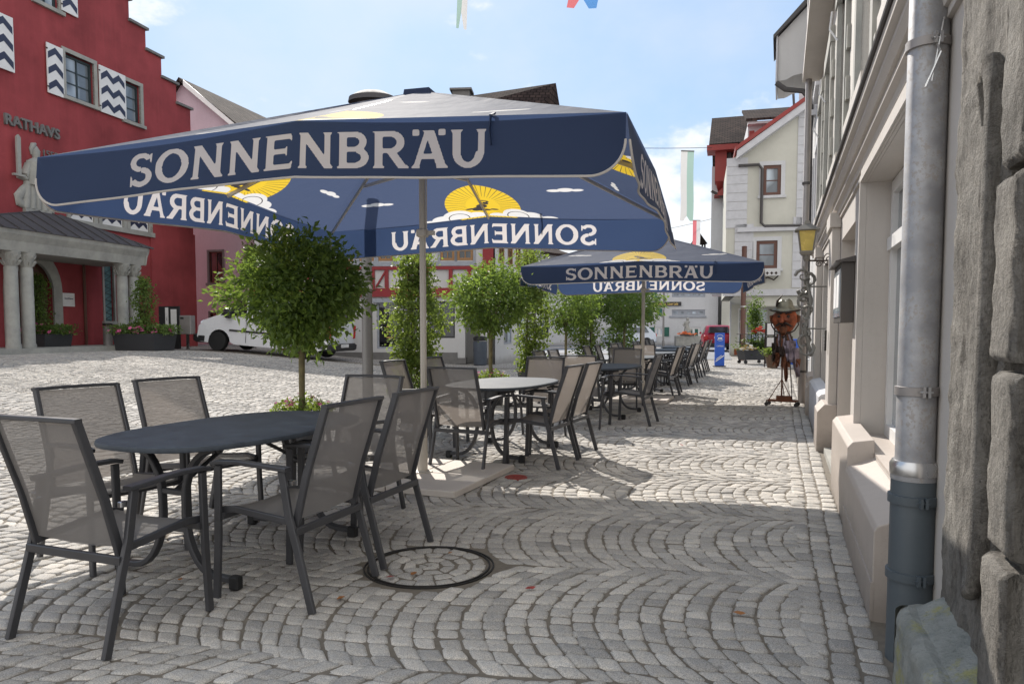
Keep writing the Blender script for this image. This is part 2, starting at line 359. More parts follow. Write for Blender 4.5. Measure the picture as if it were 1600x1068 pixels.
def leaf_mat(name, c0, c1, tr=(.22, .34, .04), trf=.4):
    s = NT(name); a = s.n('Attribute', attribute_name='tint'); c = s.mix(a.outputs['Fac'], c0, c1)
    d = s.pr(c, .5, 0, None, .4); t = s.n('BsdfTranslucent'); s.t.links.new(s.mix(a.outputs['Fac'], mul(tr, .6), mul(tr, 1.3)), t.inputs[0])
    m = s.n('MixShader'); m.inputs[0].default_value = trf; s.t.links.new(d, m.inputs[1]); s.t.links.new(t.outputs[0], m.inputs[2])
    return s.out(m.outputs[0])
def plaster_mat(name, col, streak=.25, var=.12, rough=.8, bump=.3, bscale=70, dirt=(.12, .10, .09), dirt_amt=.25, splash=True):
    """render coat with rain streaks and blotches"""
    s = NT(name); v = s.obj(); vs = s.obj((2.2, 2.2, .18)); a = s.noise(v, .6, 5, .6); b = s.noise(vs, 1.6, 5, .7)
    c = s.mix(s.ramp(a, .3, .7), mul(col, 1-var), mul(col, 1+var)); c = s.mix(s.math('MULTIPLY', s.ramp(b, .5, .8), streak), c, mul(col, 1.7))
    c = s.mix(s.math('MULTIPLY', s.ramp(s.noise(vs, 2.7, 6, .75), .55, .85), dirt_amt), c, dirt)
    if splash:   # splashed dirt above the pavement
        sp = s.n('SeparateXYZ'); s.t.links.new(s.obj(), sp.inputs[0]); g = s.math('ADD', sp.outputs[2], s.math('MULTIPLY', s.noise(v, 6, 5, .7), -.35))
        c = s.mix(s.ramp(g, .12, -.16, 0, .55), c, (.16, .14, .12))
    hair = s.math('LESS_THAN', s.math('ABSOLUTE', s.math('SUBTRACT', s.noise(v, 1.7, 9, .75), .5)), .0016); c = s.mix(s.math('MULTIPLY', hair, .35), c, dirt)
    return s.out(s.pr(c, rough, 0, s.bump(s.math('ADD', s.noise(v, bscale, 5, .65), s.math('MULTIPLY', s.noise(v, 5, 3), .8)), bump, .006), .3))
def old_stone_mat():
    s = NT('weathered_sandstone'); v = s.obj(); vs = s.obj((6, 6, .7))
    a = s.noise(v, 5, 7, .68); b = s.noise(vs, 1.8, 6, .75); c_ = s.noise(v, 38, 6, .75); crack = s.noise(s.obj((4, 4, 1)), 2.2, 8, .8)
    c = s.mix(s.ramp(a, .3, .7), (.19, .178, .16), (.42, .39, .345)); c = s.mix(s.ramp(b, .47, .66, 0, .85), c, (.075, .064, .052)); c = s.mix(s.ramp(s.noise(v, 2.2, 5, .6), .55, .68, 0, .4), c, (.44, .42, .38))
    cr = s.math('LESS_THAN', s.math('ABSOLUTE', s.math('SUBTRACT', crack, .5)), .004)
    c = s.mix(s.math('MULTIPLY', cr, .6), c, (.02, .018, .016)); c = s.mix(s.ramp(c_, .35, .7, 0, .35), c, (.10, .09, .08))
    h = s.math('SUBTRACT', s.math('ADD', s.math('MULTIPLY', a, 1.0), s.math('ADD', s.math('MULTIPLY', c_, 1.1), s.math('MULTIPLY', s.noise(v, 140, 4, .7), .35))), s.math('MULTIPLY', cr, .8))
    return s.out(s.pr(c, .9, 0, s.bump(h, 1., .03), .25))
def moss_stone_mat():
    s = NT('mossy_plinth_stone'); v = s.obj(); a = s.noise(v, 7, 7, .7); l = s.noise(v, 4.2, 8, .8); g = s.noise(v, 60, 4, .7)
    c = s.mix(s.ramp(a, .3, .7), (.17, .18, .165), (.33, .335, .31)); c = s.mix(s.ramp(l, .55, .64, 0, .65), c, (.30, .285, .06)); c = s.mix(s.ramp(g, .6, .75, 0, .6), c, (.07, .07, .06))
    return s.out(s.pr(c, .9, 0, s.bump(s.math('ADD', a, s.math('MULTIPLY', g, .5)), 1., .02), .25))
def zinc_mat():
    s = NT('spotted_zinc_sheet'); v = s.obj(); a = s.noise(v, 55, 5, .75); b = s.noise(v, 9, 4, .6)
    sp = s.ramp(s.math('ADD', s.math('MULTIPLY', a, .75), s.math('MULTIPLY', b, .25)), .53, .57)
    c = s.mix(s.ramp(b, .35, .65), (.24, .24, .25), (.37, .37, .38)); c = s.mix(s.math('MULTIPLY', sp, .5), c, (.27, .23, .19))
    return s.out(s.pr(c, s.ramp(sp, 0, 1, .5, .65), s.ramp(sp, 0, 1, .35, .15), s.bump(a, .12, .002), .5))
def tile_mat(name, c0, c1, sx=4., sz=4.5):
    s = NT(name); uv = s.n('UVMap'); b = s.n('TexBrick'); s.t.links.new(uv.outputs[0], b.inputs[0]); b.inputs['Scale'].default_value = 1
    b.inputs['Brick Width'].default_value = 1/sx; b.inputs['Row Height'].default_value = 1/sz; b.inputs['Mortar Size'].default_value = .02
    b.inputs['Color1'].default_value = tuple(c0)+(1,); b.inputs['Color2'].default_value = tuple(c1)+(1,); b.inputs['Mortar'].default_value = (.015, .012, .01, 1)
    c = s.mix(s.ramp(s.noise(s.obj(), 1.2, 6, .7), .35, .65), b.outputs[0], s.mix(1., b.outputs[0], (.5, .5, .55), 'MULTIPLY'))
    return s.out(s.pr(c, .95, 0, s.bump(b.outputs[1], -1., .04), .05))
M = dict(
 setts=sett_mat(), sett_stone=stone_top_mat(), sling=sling_mat(), canopy=canopy_mat(), valance=valance_mat(), zinc=zinc_mat(), old_stone=old_stone_mat(), moss=moss_stone_mat(),
 navy=fabric_mat('navy_valance_cloth', (.018, .034, .078), (.05, .10, .25), .42, .6), letter=fabric_mat('printed_off_white', (.56, .50, .50), (.60, .57, .56), .35),
 piping=fabric_mat('off_white_piping', (.60, .56, .52), (.5, .45, .42), .3),
 alu=mat('beige_painted_aluminium', (.50, .46, .40), .4, .2, .08, 2, .05), chair=mat('graphite_powder_coat', (.058, .058, .063), .42, .25, .15, 6, .06, 300),
 steel=mat('brushed_steel', (.55, .55, .55), .3, 1, .1, 8, .05), table=mat('slate_look_table_top', (.062, .072, .088), .62, 0, .35, 9, .12, 200, .18, col2=(.095, .11, .13)),
 black=mat('black_rubber', (.012, .012, .013), .6, 0, .2, 8, .1), white_slab=mat('pale_concrete_slab', (.55, .50, .45), .8, 0, .12, 4, .3, 120),
 sand=mat('joint_sand', (.16, .138, .11), .95, 0, .3, 20, .5, 90), iron=mat('cast_iron', (.045, .042, .04), .55, .6, .3, 12, .3, 80),
 red_iron=mat('red_painted_cap', (.28, .045, .035), .6, 0, .35, 25, .3, 90),
 wall_red=plaster_mat('crimson_render', (.28, .050, .055), .28, .30, .85, .3, 60, (.16, .05, .05), .5), pink=plaster_mat('mauve_render', (.50, .40, .45), .1, .06),
 cream=plaster_mat('cream_painted_render', (.50, .465, .43), .10, .10, .75, .15, 50, (.30, .26, .22), .22), taupe=plaster_mat('taupe_painted_plinth', (.42, .37, .33), .08, .10, .6, .25, 80, (.22, .18, .15), .3),
 beige_light=plaster_mat('light_beige_render', (.55, .52, .475), .05, .05, .7, .3, 90, (.35, .31, .27), .2),
 yellow=plaster_mat('pale_yellow_render', (.52, .51, .45), .06, .10, .8, .25, 60, (.35, .32, .24), .25), whitewall=plaster_mat('off_white_render', (.54, .535, .53), .06, .05, .8, .25, 60, (.3, .3, .3), .25),
 grey_white=plaster_mat('cool_white_render', (.55, .55, .56), .05, .05), quoin=mat('grey_white_quoins', (.52, .52, .54), .8, 0, .12, 4, .25),
 stone=mat('grey_carved_stone', (.30, .30, .28), .85, 0, .25, 2.5, .6, 30, col2=(.42, .41, .37)), stone_dark=mat('dark_grey_stone', (.16, .155, .15), .85, 0, .2, 4, .4, 40),
 metal_roof=mat('standing_seam_roof', (.070, .066, .070), .75, .2, .25, 1.5, .1), navy_paint=mat('navy_paint', (.022, .028, .065), .5, 0, .15, 4), white_paint=mat('white_paint', (.70, .69, .68), .5, 0, .08, 4),
 dark_frame=mat('dark_green_window_paint', (.025, .04, .045), .4), glass=glass_mat('window_glass'), glass_sky=glass_mat('pale_window_glass', (.14, .16, .18)), glass_dark=glass_mat('dark_shop_glass', (.010, .010, .012)),
 brown_frame=mat('brown_window_paint', (.11, .045, .03), .5), ochre_frame=mat('ochre_window_wood', (.30, .15, .05), .5), red_beam=mat('oxblood_timber', (.25, .025, .03), .7, 0, .2, 5, .3, 40),
 red_paint=mat('barn_red_paint', (.26, .035, .03), .6), green_paint=mat('dark_green_shutters', (.02, .11, .08), .6), grey_paint=mat('blue_grey_trim', (.30, .32, .36), .6), pvc=mat('grey_plastic_pipe', (.075, .092, .105), .5, 0, .12, 3, .1, 120),
 pipe=mat('grey_zinc_pipe', (.28, .26, .25), .5, .4, .15, 4), pipe_dark=mat('dark_copper_pipe', (.075, .07, .07), .55, .3, .2, 4), tiles=tile_mat('dark_brown_roof_tiles', (.045, .033, .03), (.075, .052, .045)), tiles_grey=tile_mat('grey_brown_roof_tiles', (.075, .062, .055), (.13, .108, .095)),
 rust=mat('rusted_sheet_iron', (.10, .045, .03), .55, .55, .5, 9, .5, 40, col2=(.26, .095, .045)), rust_red=mat('red_brown_enamel', (.09, .028, .018), .5, .3, .5, 12, .6, 30, col2=(.44, .11, .04)), rust_dark=mat('blackened_iron', (.045, .032, .028), .5, .6, .4, 14, .4, 60), hat=mat('grey_green_tin', (.22, .21, .16), .45, .6, .35, 8, .4, 40),
 violet_tin=mat('purple_grey_tin', (.17, .14, .17), .4, .6, .4, 7, .4, 40, col2=(.32, .27, .33)), box=mat('brown_display_case', (.085, .075, .07), .5, .2, .1, 5), paper=mat('white_paper', (.7, .69, .68), .7), amber=mat('amber_lantern_glass', (.55, .42, .10), .25, 0, .25, 9, .1), lantern=mat('grey_lantern_metal', (.20, .19, .17), .5, .5, .2, 8),
 post=mat('grey_lamp_post_paint', (.20, .19, .18), .5, .3, .1, 4), planter=mat('charcoal_planter', (.035, .036, .04), .6, 0, .15, 5, .2), terracotta=mat('brown_wooden_tub', (.14, .09, .06), .8, 0, .3, 12, .4, 30, stretch=(1, 1, .2)),
 bark=mat('young_bark', (.13, .105, .055), .85, 0, .35, 14, .6, 60, col2=(.22, .19, .09)), soil=mat('dark_soil', (.03, .02, .015), .95),
 leaf=leaf_mat('laurel_leaf', (.035, .078, .022), (.17, .25, .06), (.28, .40, .06)), leaf_vine=leaf_mat('climber_leaf', (.045, .085, .018), (.17, .235, .045), (.28, .37, .06), .45), leaf_dark=leaf_mat('dark_shrub_leaf', (.02, .045, .018), (.06, .10, .025)),
 petal_pink=mat('pink_petals', (.60, .12, .28), .6), petal_white=mat('white_petals', (.7, .7, .66), .6), petal_orange=mat('orange_petals', (.75, .20, .06), .6), petal_red=mat('red_petals', (.55, .05, .02), .6), dry=mat('dry_leaf', (.30, .12, .03), .7),
 van=mat('white_van_paint', (.66, .67, .69), .25, 0, .03, 1, 0), car_red=mat('red_car_paint', (.33, .012, .03), .22, .1, .05, 1, 0), car_silver=mat('pale_car_paint', (.5, .54, .6), .25, .3, .05, 1, 0), tail=mat('red_lamp_plastic', (.45, .02, .02), .2), trim=mat('black_plastic_trim', (.02, .02, .022), .5),
 blue=mat('blue_sign_panel', (.02, .10, .50), .4, 0, .06, 3), gold=mat('gold_letters', (.60, .42, .14), .5), asphalt=mat('asphalt', (.19, .20, .22), .85, 0, .12, 1, .5, 150), bin=mat('blue_grey_bin', (.07, .085, .11), .5), teal=mat('turquoise_leaded_glass', (.10, .19, .20), .2, 0, .4, 6),
 flag_green=fabric_mat('pale_green_flag', (.28, .40, .36), (.35, .5, .45), .4), flag_white=fabric_mat('white_flag', (.60, .60, .60), (.6, .6, .6), .4), flag_red=fabric_mat('red_flag', (.6, .10, .16), (.6, .2, .2), .4), flag_blue=fabric_mat('blue_flag', (.08, .20, .55), (.1, .3, .6), .4), brick=mat('brick_red_band', (.28, .08, .05), .8), void=mat('dark_interior', (.03, .028, .027), .9))
# ---------------------------------------------------------------- ground
MAN_C, MAN_R = (-.455, 3.90), .355
CAP_C = (.035, 6.28)
def ground():
    xs = [-90, -60, -40, -30, -24, -20, -17, -15, -14, -13, -12, -11, -10, -9, -8, -7, -6, -5, -4, -3, -2, -1.5, -1, 0, 2, 4, 8, 15, 30, 60, 90]
    ys = [-12, -4, 0, 3, 6, 10, 15, 20, 30, 45, 70, 110, 260]
    m = MB(); vs = [(x, y, gz(x, y)-.02) for y in ys for x in xs]; m.addv(vs); n = len(xs)
    for j in range(len(ys)-1):
        for i in range(n-1): m.face(j*n+i, j*n+i+1, (j+1)*n+i+1, (j+1)*n+i)
    struct(m.build('ground', M['setts'], smooth=True))
    # individually cut stones over the near part of the square
    V = []; Fc = []; tint = []; rnd = random.Random(3)
    from mathutils import noise as N_
    def stone(c, t):   # c: four corners (ccw), t: tint
        cx = sum(p[0] for p in c)/4; cy = sum(p[1] for p in c)/4
        if (cx-MAN_C[0])**2+(cy-MAN_C[1])**2 < (MAN_R+.045)**2 and not t < -5: return
        if cy < 2.: return
        zb = gz(cx, cy)+rnd.uniform(-.0045, .0045); gx, gy = rnd.uniform(-.035, .035), rnd.uniform(-.035, .035)
        t = abs(t) if t > -5 else -(t+10)
        b = len(V); ring = []
        if cy > 10.5:   # farther stones: plain wedge with one flat top
            for f_, d in ((1., -.02), (.97, .0)):
                for x, y in c: X, Y = cx+(x-cx)*f_, cy+(y-cy)*f_; V.append((X, Y, zb+(x-cx)*gx+(y-cy)*gy+d))
            tint.extend([t]*8)
            for i in range(4): j = (i+1) % 4; Fc.append((b+i, b+j, b+4+j, b+4+i))
            Fc.append((b+4, b+5, b+6, b+7)); return
        for i in range(4):
            p, q, r_ = c[i-1], c[i], c[(i+1) % 4]; k = rnd.uniform(.10, .2)
            ring.append((q[0]+(p[0]-q[0])*k, q[1]+(p[1]-q[1])*k)); k = rnd.uniform(.10, .2); ring.append((q[0]+(r_[0]-q[0])*k*.9, q[1]+(r_[1]-q[1])*k*.9))
            ring[-2] = (ring[-2][0]*.93+q[0]*.07, ring[-2][1]*.93+q[1]*.07)
        def zz(x, y, d): return zb+(x-cx)*gx+(y-cy)*gy+d
        for f_, d in ((1., -.022), (1., -.007), (.90, .0), (.6, .002)):
            for x, y in ring:
                X, Y = cx+(x-cx)*f_, cy+(y-cy)*f_; V.append((X, Y, zz(X, Y, d+(rnd.uniform(-.0022, .0022) if f_ < 1 else 0))))
        tint.extend([t]*32)
        for k in range(3):
            for i in range(8):
                j = (i+1) % 8; Fc.append((b+k*8+i, b+k*8+j, b+(k+1)*8+j, b+(k+1)*8+i))
        Fc.append(tuple(b+24+i for i in range(8)))
    def inview(x, y): return 2.0 < y < 23.5 and abs(x) < .72*y+.4
    W, H, Rr = SETT_W, SETT_H, SETT_R; amax = math.asin(W/2/Rr)
    for j in range(-5, 26):
        nrow0 = int(-24/H); off = .37*j
        for i in range(nrow0, int(26/H)):
            r0 = i*H+rnd.uniform(-.006, .006); nst = 10 + (rnd.random() < .4); nst += 3; edges = [math.asin(max(-.999, min(.999, (-W/2+W*k/nst)/Rr))) for k in range(nst+1)]; edges = [e+rnd.uniform(-.012, .012) for e in edges]; edges[0], edges[-1] = -amax, amax
            hh = H
            for k in range(nst):
                a0, a1 = edges[k], edges[k+1]; am = (a0+a1)/2
                def pt(a, r, jj=.0075):
                    b = Rr*sin(a); v = r-Rr*cos(a)-off; u = j*W+W/2+b
                    # strip seams wander a little
                    u += .025*sin(v*3.1+j)+rnd.uniform(-jj, jj)+.020*N_.noise(Vector((u*2.3, v*2.3, 1))); v += rnd.uniform(-jj, jj)+.022*N_.noise(Vector((u*1.7, v*2.9, 7))); return (u*SA+v*CA, u*CA-v*SA)
                x, y = pt(am, r0)
                if not inview(x, y): continue
                tt = x*.940-y*.342
                if tt > .13: continue
                g = .0025/Rr; q = hh*.5; rc = r0+q
                c = [pt(a0+g, rc-q+.003), pt(a0+g, rc+q-.003), pt(a1-g, rc+q-.003), pt(a1-g, rc-q+.003)]
                stone(c[::-1], min(1, max(0, rnd.gauss(.5, .24))))
    # three straight courses along the house wall
    for q in range(3):
        t0 = .13+q*.104; s = 2+rnd.random()*.1
        while s < 22:
            L = rnd.uniform(.08, .14); w0, w1 = t0+.006*sin(s*2.1+q), t0+.100+.006*sin(s*2.1+q+1); c = [st(s+.003, w0+.002), st(s+L-.003, w0+.002), st(s+L-.003, w1), st(s+.003, w1)]
            c = [(x+rnd.uniform(-.007, .007), y+rnd.uniform(-.007, .007)) for x, y in c]
            stone(c[::-1], min(1, max(0, rnd.gauss(.5, .22)))); s += L
    # stones laid inside the round cover
    for (r0, r1, n) in ((.0, .075, 4), (.075, .155, 7), (.155, .238, 12), (.238, .322, 17)):
        a = rnd.random()
        for k in range(n):
            a0, a1 = a+2*pi*k/n, a+2*pi*(k+1)/n; g = .006
            def P(r, an): return (MAN_C[0]+r*cos(an)+rnd.uniform(-.004, .004), MAN_C[1]+r*sin(an)+rnd.uniform(-.004, .004))
            rr0 = max(.012, r0+g); c = [P(rr0, a0+g/rr0*.5), P(r1-g, a0+g/r1), P(r1-g, a1-g/r1), P(rr0, a1-g/rr0*.5)]
            stone(c, -10-min(1, max(.1, rnd.gauss(.45, .2))))
    me = bpy.data.meshes.new('paving_setts'); me.from_pydata(V, [], Fc); me.materials.append(M['sett_stone'])
    at_ = me.attributes.new('tint', 'FLOAT', 'POINT'); at_.data.foreach_set('value', tint)
    me.polygons.foreach_set('use_smooth', [True]*len(me.polygons)); me.update()
    o = bpy.data.objects.new('paving_setts', me); COL.objects.link(o); struct(o)
    # joint sand bed just under the stones (follows the slope)
    m = MB(); ys = [1.4, 24.2]; n = 72; rows = [[(-18+.5*i, y) for i in range(n+1)] for y in ys]
    m.addv([(x, y, gz(x, y)-.002) for r in rows for x, y in r])
    for i in range(n): m.face(i, i+1, n+2+i, n+1+i)
    for k in range(len(m.v)): m.v[k] = (m.v[k][0], m.v[k][1], m.v[k][2]-.0045)
    struct(m.build('joint_sand', M['sand'], smooth=True))
    # road far behind the terrace, with pale kerb lines
    m = MB(); m.poly([(2.6, 31, .0), (9.3, 31, .0), (14, 48, .0), (16, 75, .0), (-10, 75, .0), (0, 40, .0)]); struct(m.build('road', M['asphalt']))
    m = MB(); m.tube([(1.0, 38.6, .02), (5, 36.8, .02), (8.7, 37.2, .02)], 1, sec=(.3, .05)); m.tube([(1.0, 49.6, .02), (8, 50, .02), (13, 50, .02)], 1, sec=(.35, .05)); struct(m.build('kerb', M['white_slab']))
ground()
def manhole():
    t = thing('manhole_cover', 'round manhole cover filled with setts inside a dark iron ring beside the near chairs', 'manhole', frame(*MAN_C, 0))
    m = MB(rootm(t)); n = 64
    for r, wd, zt in ((.328, .008, .003), (.350, .007, .002)):
        m.loft([[(rr*cos(2*pi*j/n), rr*sin(2*pi*j/n), z) for j in range(n)] for rr, z in ((r, -.02), (r, zt), (r+wd, zt), (r+wd, -.02))], cap=False)
    m.build('ring', M['iron'], t, smooth=True, angle=30)
manhole()
def cap():
    m = MB(); m.lathe([(.10, -.01), (.10, .006), (.092, .012), (.07, .012), (.065, .008), (.03, .008), (.025, .014), (.001, .014)], CAP_C, 28)
    tag(m.build('valve_cap', M['red_iron'], smooth=True, angle=30), 'small round red brown iron cap set flush in the setts near the umbrella slab', 'valve cap')
cap()
def fallen():
    rnd = random.Random(5); spots = [(600, 921), (640, 915), (520, 957), (830, 940), (1172, 983), (260, 925), (1185, 800), (1006, 707), (740, 735), (1070, 700), (700, 880), (955, 665)]
    g = 'dry leaves lying on the setts'
    where = ['at the edge of the manhole cover', 'on the manhole cover ring', 'in the shade of the near table', 'alone on the open setts right of the manhole', 'lowest on the sunlit setts before the house wall', 'under the near table by the left foot', 'in the sun nearest the ledge', 'by the shadow of the far chairs', 'at the foot of the second table', 'in the long far shadow band', 'inside the manhole cover', 'beside the far chairs']
    for i, (px, py) in enumerate(spots):
        Y = 1495/(py-513); x = (px-800)/F*Y; a = rnd.random()*6; L = rnd.uniform(.022, .036); m = MB(frame(x, Y, .012, math.degrees(a)))
        m.v = []; m.loft([[(-L, 0, .002), (-L, .001, .002)], [(-L*.4, -L*.45, .006), (-L*.4, L*.45, .008)], [(L*.4, -L*.4, .003), (L*.4, L*.4, .009)], [(L, 0, .010), (L, .001, .01)]], cap=False, closed=False)
        tag(m.build('dry_leaf', M['dry'] if i % 3 else M['red_iron']), 'curled dry brown leaf ' + where[i], 'leaf', g)
fallen()
# ---------------------------------------------------------------- parasols
GLYPH = {}
def _glyphs():
    B, T_ = .23, .15    # thick / thin strokes in letter heights
    def bar(x0, y0, x1, y1): return [[(x0, y0), (x1, y0), (x1, y1), (x0, y1)]]
    def serif(x, y, w, up):  # small flared serif centred on x
        h = .055; s = 1 if up else -1
        return [[(x-w/2-.07, y), (x+w/2+.07, y), (x+w/2, y+s*h*1.3), (x-w/2, y+s*h*1.3)]]
    def arc(cx, cy, rx, ry, a0, a1, w, n=14):
        o = []
        for i in range(n):
            a, b = R(a0+(a1-a0)*i/n), R(a0+(a1-a0)*(i+1)/n)
            wa, wb = [w(x) if callable(w) else w for x in (a, b)]
            o.append([(cx+rx*cos(a), cy+ry*sin(a)), (cx+rx*cos(b), cy+ry*sin(b)), (cx+(rx-wb)*cos(b), cy+(ry-wb*.80)*sin(b)), (cx+(rx-wa)*cos(a), cy+(ry-wa*.80)*sin(a))])
        return o
    def diag(x0, y0, x1, y1, w): return [[(x0-w/2, y0), (x0+w/2, y0), (x1+w/2, y1), (x1-w/2, y1)]]
    G = GLYPH
    G['O'] = (1.12, arc(.56, .5, .54, .52, 0, 360, lambda a: .17+.06*abs(cos(a)), 30))
    G['N'] = (1.12, bar(.14, 0, .30, 1)+bar(.82, 0, .98, 1)+diag(.94, 0, .22, 1, .26)+serif(.22, 0, .16, 1)+serif(.22, 1, .16, 0)+serif(.90, 1, .16, 0))
    G['E'] = (.92, bar(.10, 0, .32, 1)+bar(.32, 0, .82, T_)+bar(.32, 1-T_, .80, 1)+bar(.32, .44, .66, .58)+[[(.82, 0), (.86, .26), (.78, .15), (.76, .0)]]+[[(.80, 1), (.84, .76), (.76, .86), (.74, 1)]]+bar(.04, 0, .10, .045)+bar(.04, .955, .10, 1)+[[(.66, .38), (.70, .36), (.70, .66), (.66, .64)]])
    G['B'] = (.98, bar(.10, 0, .32, 1)+bar(.32, 0, .58, T_)+bar(.32, 1-T_, .56, 1)+bar(.32, .45, .58, .58)+arc(.56, .725, .30, .275, -90, 90, .20)+arc(.58, .29, .34, .29, -90, 90, .21)+bar(.04, 0, .10, .045)+bar(.04, .955, .10, 1))
    G['R'] = (1.02, bar(.10, 0, .32, 1)+bar(.32, 1-T_, .58, 1)+bar(.32, .40, .58, .53)+arc(.58, .70, .32, .30, -90, 90, .21)+diag(.86, 0, .56, .42, .25)+serif(.21, 0, .22, 1)+serif(.87, 0, .2, 1)+bar(.04, .955, .10, 1))
    G['A'] = (1.04, diag(.17, 0, .50, 1, .15)+diag(.86, 0, .54, 1, .25)+bar(.28, .24, .74, .37)+serif(.17, 0, .14, 1)+serif(.87, 0, .22, 1)+bar(.36, .955, .66, 1)+bar(.10, .86, .27, 1.03)+bar(.78, .86, .95, 1.03))
    G['U'] = (1.06, bar(.10, .40, .32, 1)+bar(.76, .40, .92, 1)+arc(.51, .40, .41, .42, 180, 360, lambda a: .19+.03*abs(cos(a)), 16)+serif(.21, 1, .22, 0)+serif(.84, 1, .16, 0))
    G['S'] = (.90, arc(.43, .735, .36, .285, 20, 270, .19, 16)+arc(.45, .28, .38, .295, -160, 90, .20, 16)[::1]+[[(.72, .98), (.79, .98), (.77, .66), (.72, .74)]]+[[(.16, .02), (.09, .02), (.10, .36), (.16, .28)]])
_glyphs()
def word_quads(word, h, total):
    wd = sum(GLYPH[c][0] for c in word); k = total/(wd*h); x = -total/2; o = []
    for c in word:
        gw, qs = GLYPH[c]
        for i, q in enumerate(qs): o.append(([((x+px*h*k), py*h) for px, py in q], i))
        x += gw*h*k
    return o
# coverage raster of the word, sampled at the cloth's vertices (x in metres for the large parasol, y in letter heights)
PW, PR = 2.60, .0035
def _raster():
    H_ = .214; nx, ny = int(PW/PR), int(H_*1.3/PR); A = np.zeros((ny, nx)); Y, X = np.mgrid[0:ny, 0:nx]; X = (X+.5)*PR-PW/2; Y = (Y+.5)*PR-H_*.15
    for q, i in word_quads('SONNENBRAU', H_, 2.50):
        q = np.array(q); ar = sum(q[k][0]*q[(k+1) % 4][1]-q[(k+1) % 4][0]*q[k][1] for k in range(4)); 
        if ar < 0: q = q[::-1]
        i0, i1 = max(0, int((q[:, 0].min()+PW/2)/PR)-1), int((q[:, 0].max()+PW/2)/PR)+2; x_, y_ = X[:, i0:i1], Y[:, i0:i1]; ins = np.ones(x_.shape, bool)
        for k in range(4): p, r = q[k], q[(k+1) % 4]; ins &= (r[0]-p[0])*(y_-p[1])-(r[1]-p[1])*(x_-p[0]) >= -1e-7
        A[:, i0:i1] = np.maximum(A[:, i0:i1], ins)
    for _ in range(2):
        B = A.copy(); B[1:-1, 1:-1] = (A[1:-1, 1:-1]*4+A[:-2, 1:-1]+A[2:, 1:-1]+A[1:-1, :-2]+A[1:-1, 2:])/8; A = B
    return A.tolist(), H_, nx, ny
_RA, _RH, _RNX, _RNY = _raster()
def print_at(x, yh):
    i = (x+PW/2)/PR-.5; j = (yh*_RH+_RH*.15)/PR-.5; i0, j0 = math.floor(i), math.floor(j)
    if i0 < 0 or j0 < 0 or i0 >= _RNX-1 or j0 >= _RNY-1: return 0.
    f, g = i-i0, j-j0; return (_RA[j0][i0]*(1-f)+_RA[j0][i0+1]*f)*(1-g)+(_RA[j0+1][i0]*(1-f)+_RA[j0+1][i0+1]*f)*g
VRES = (520, 44)
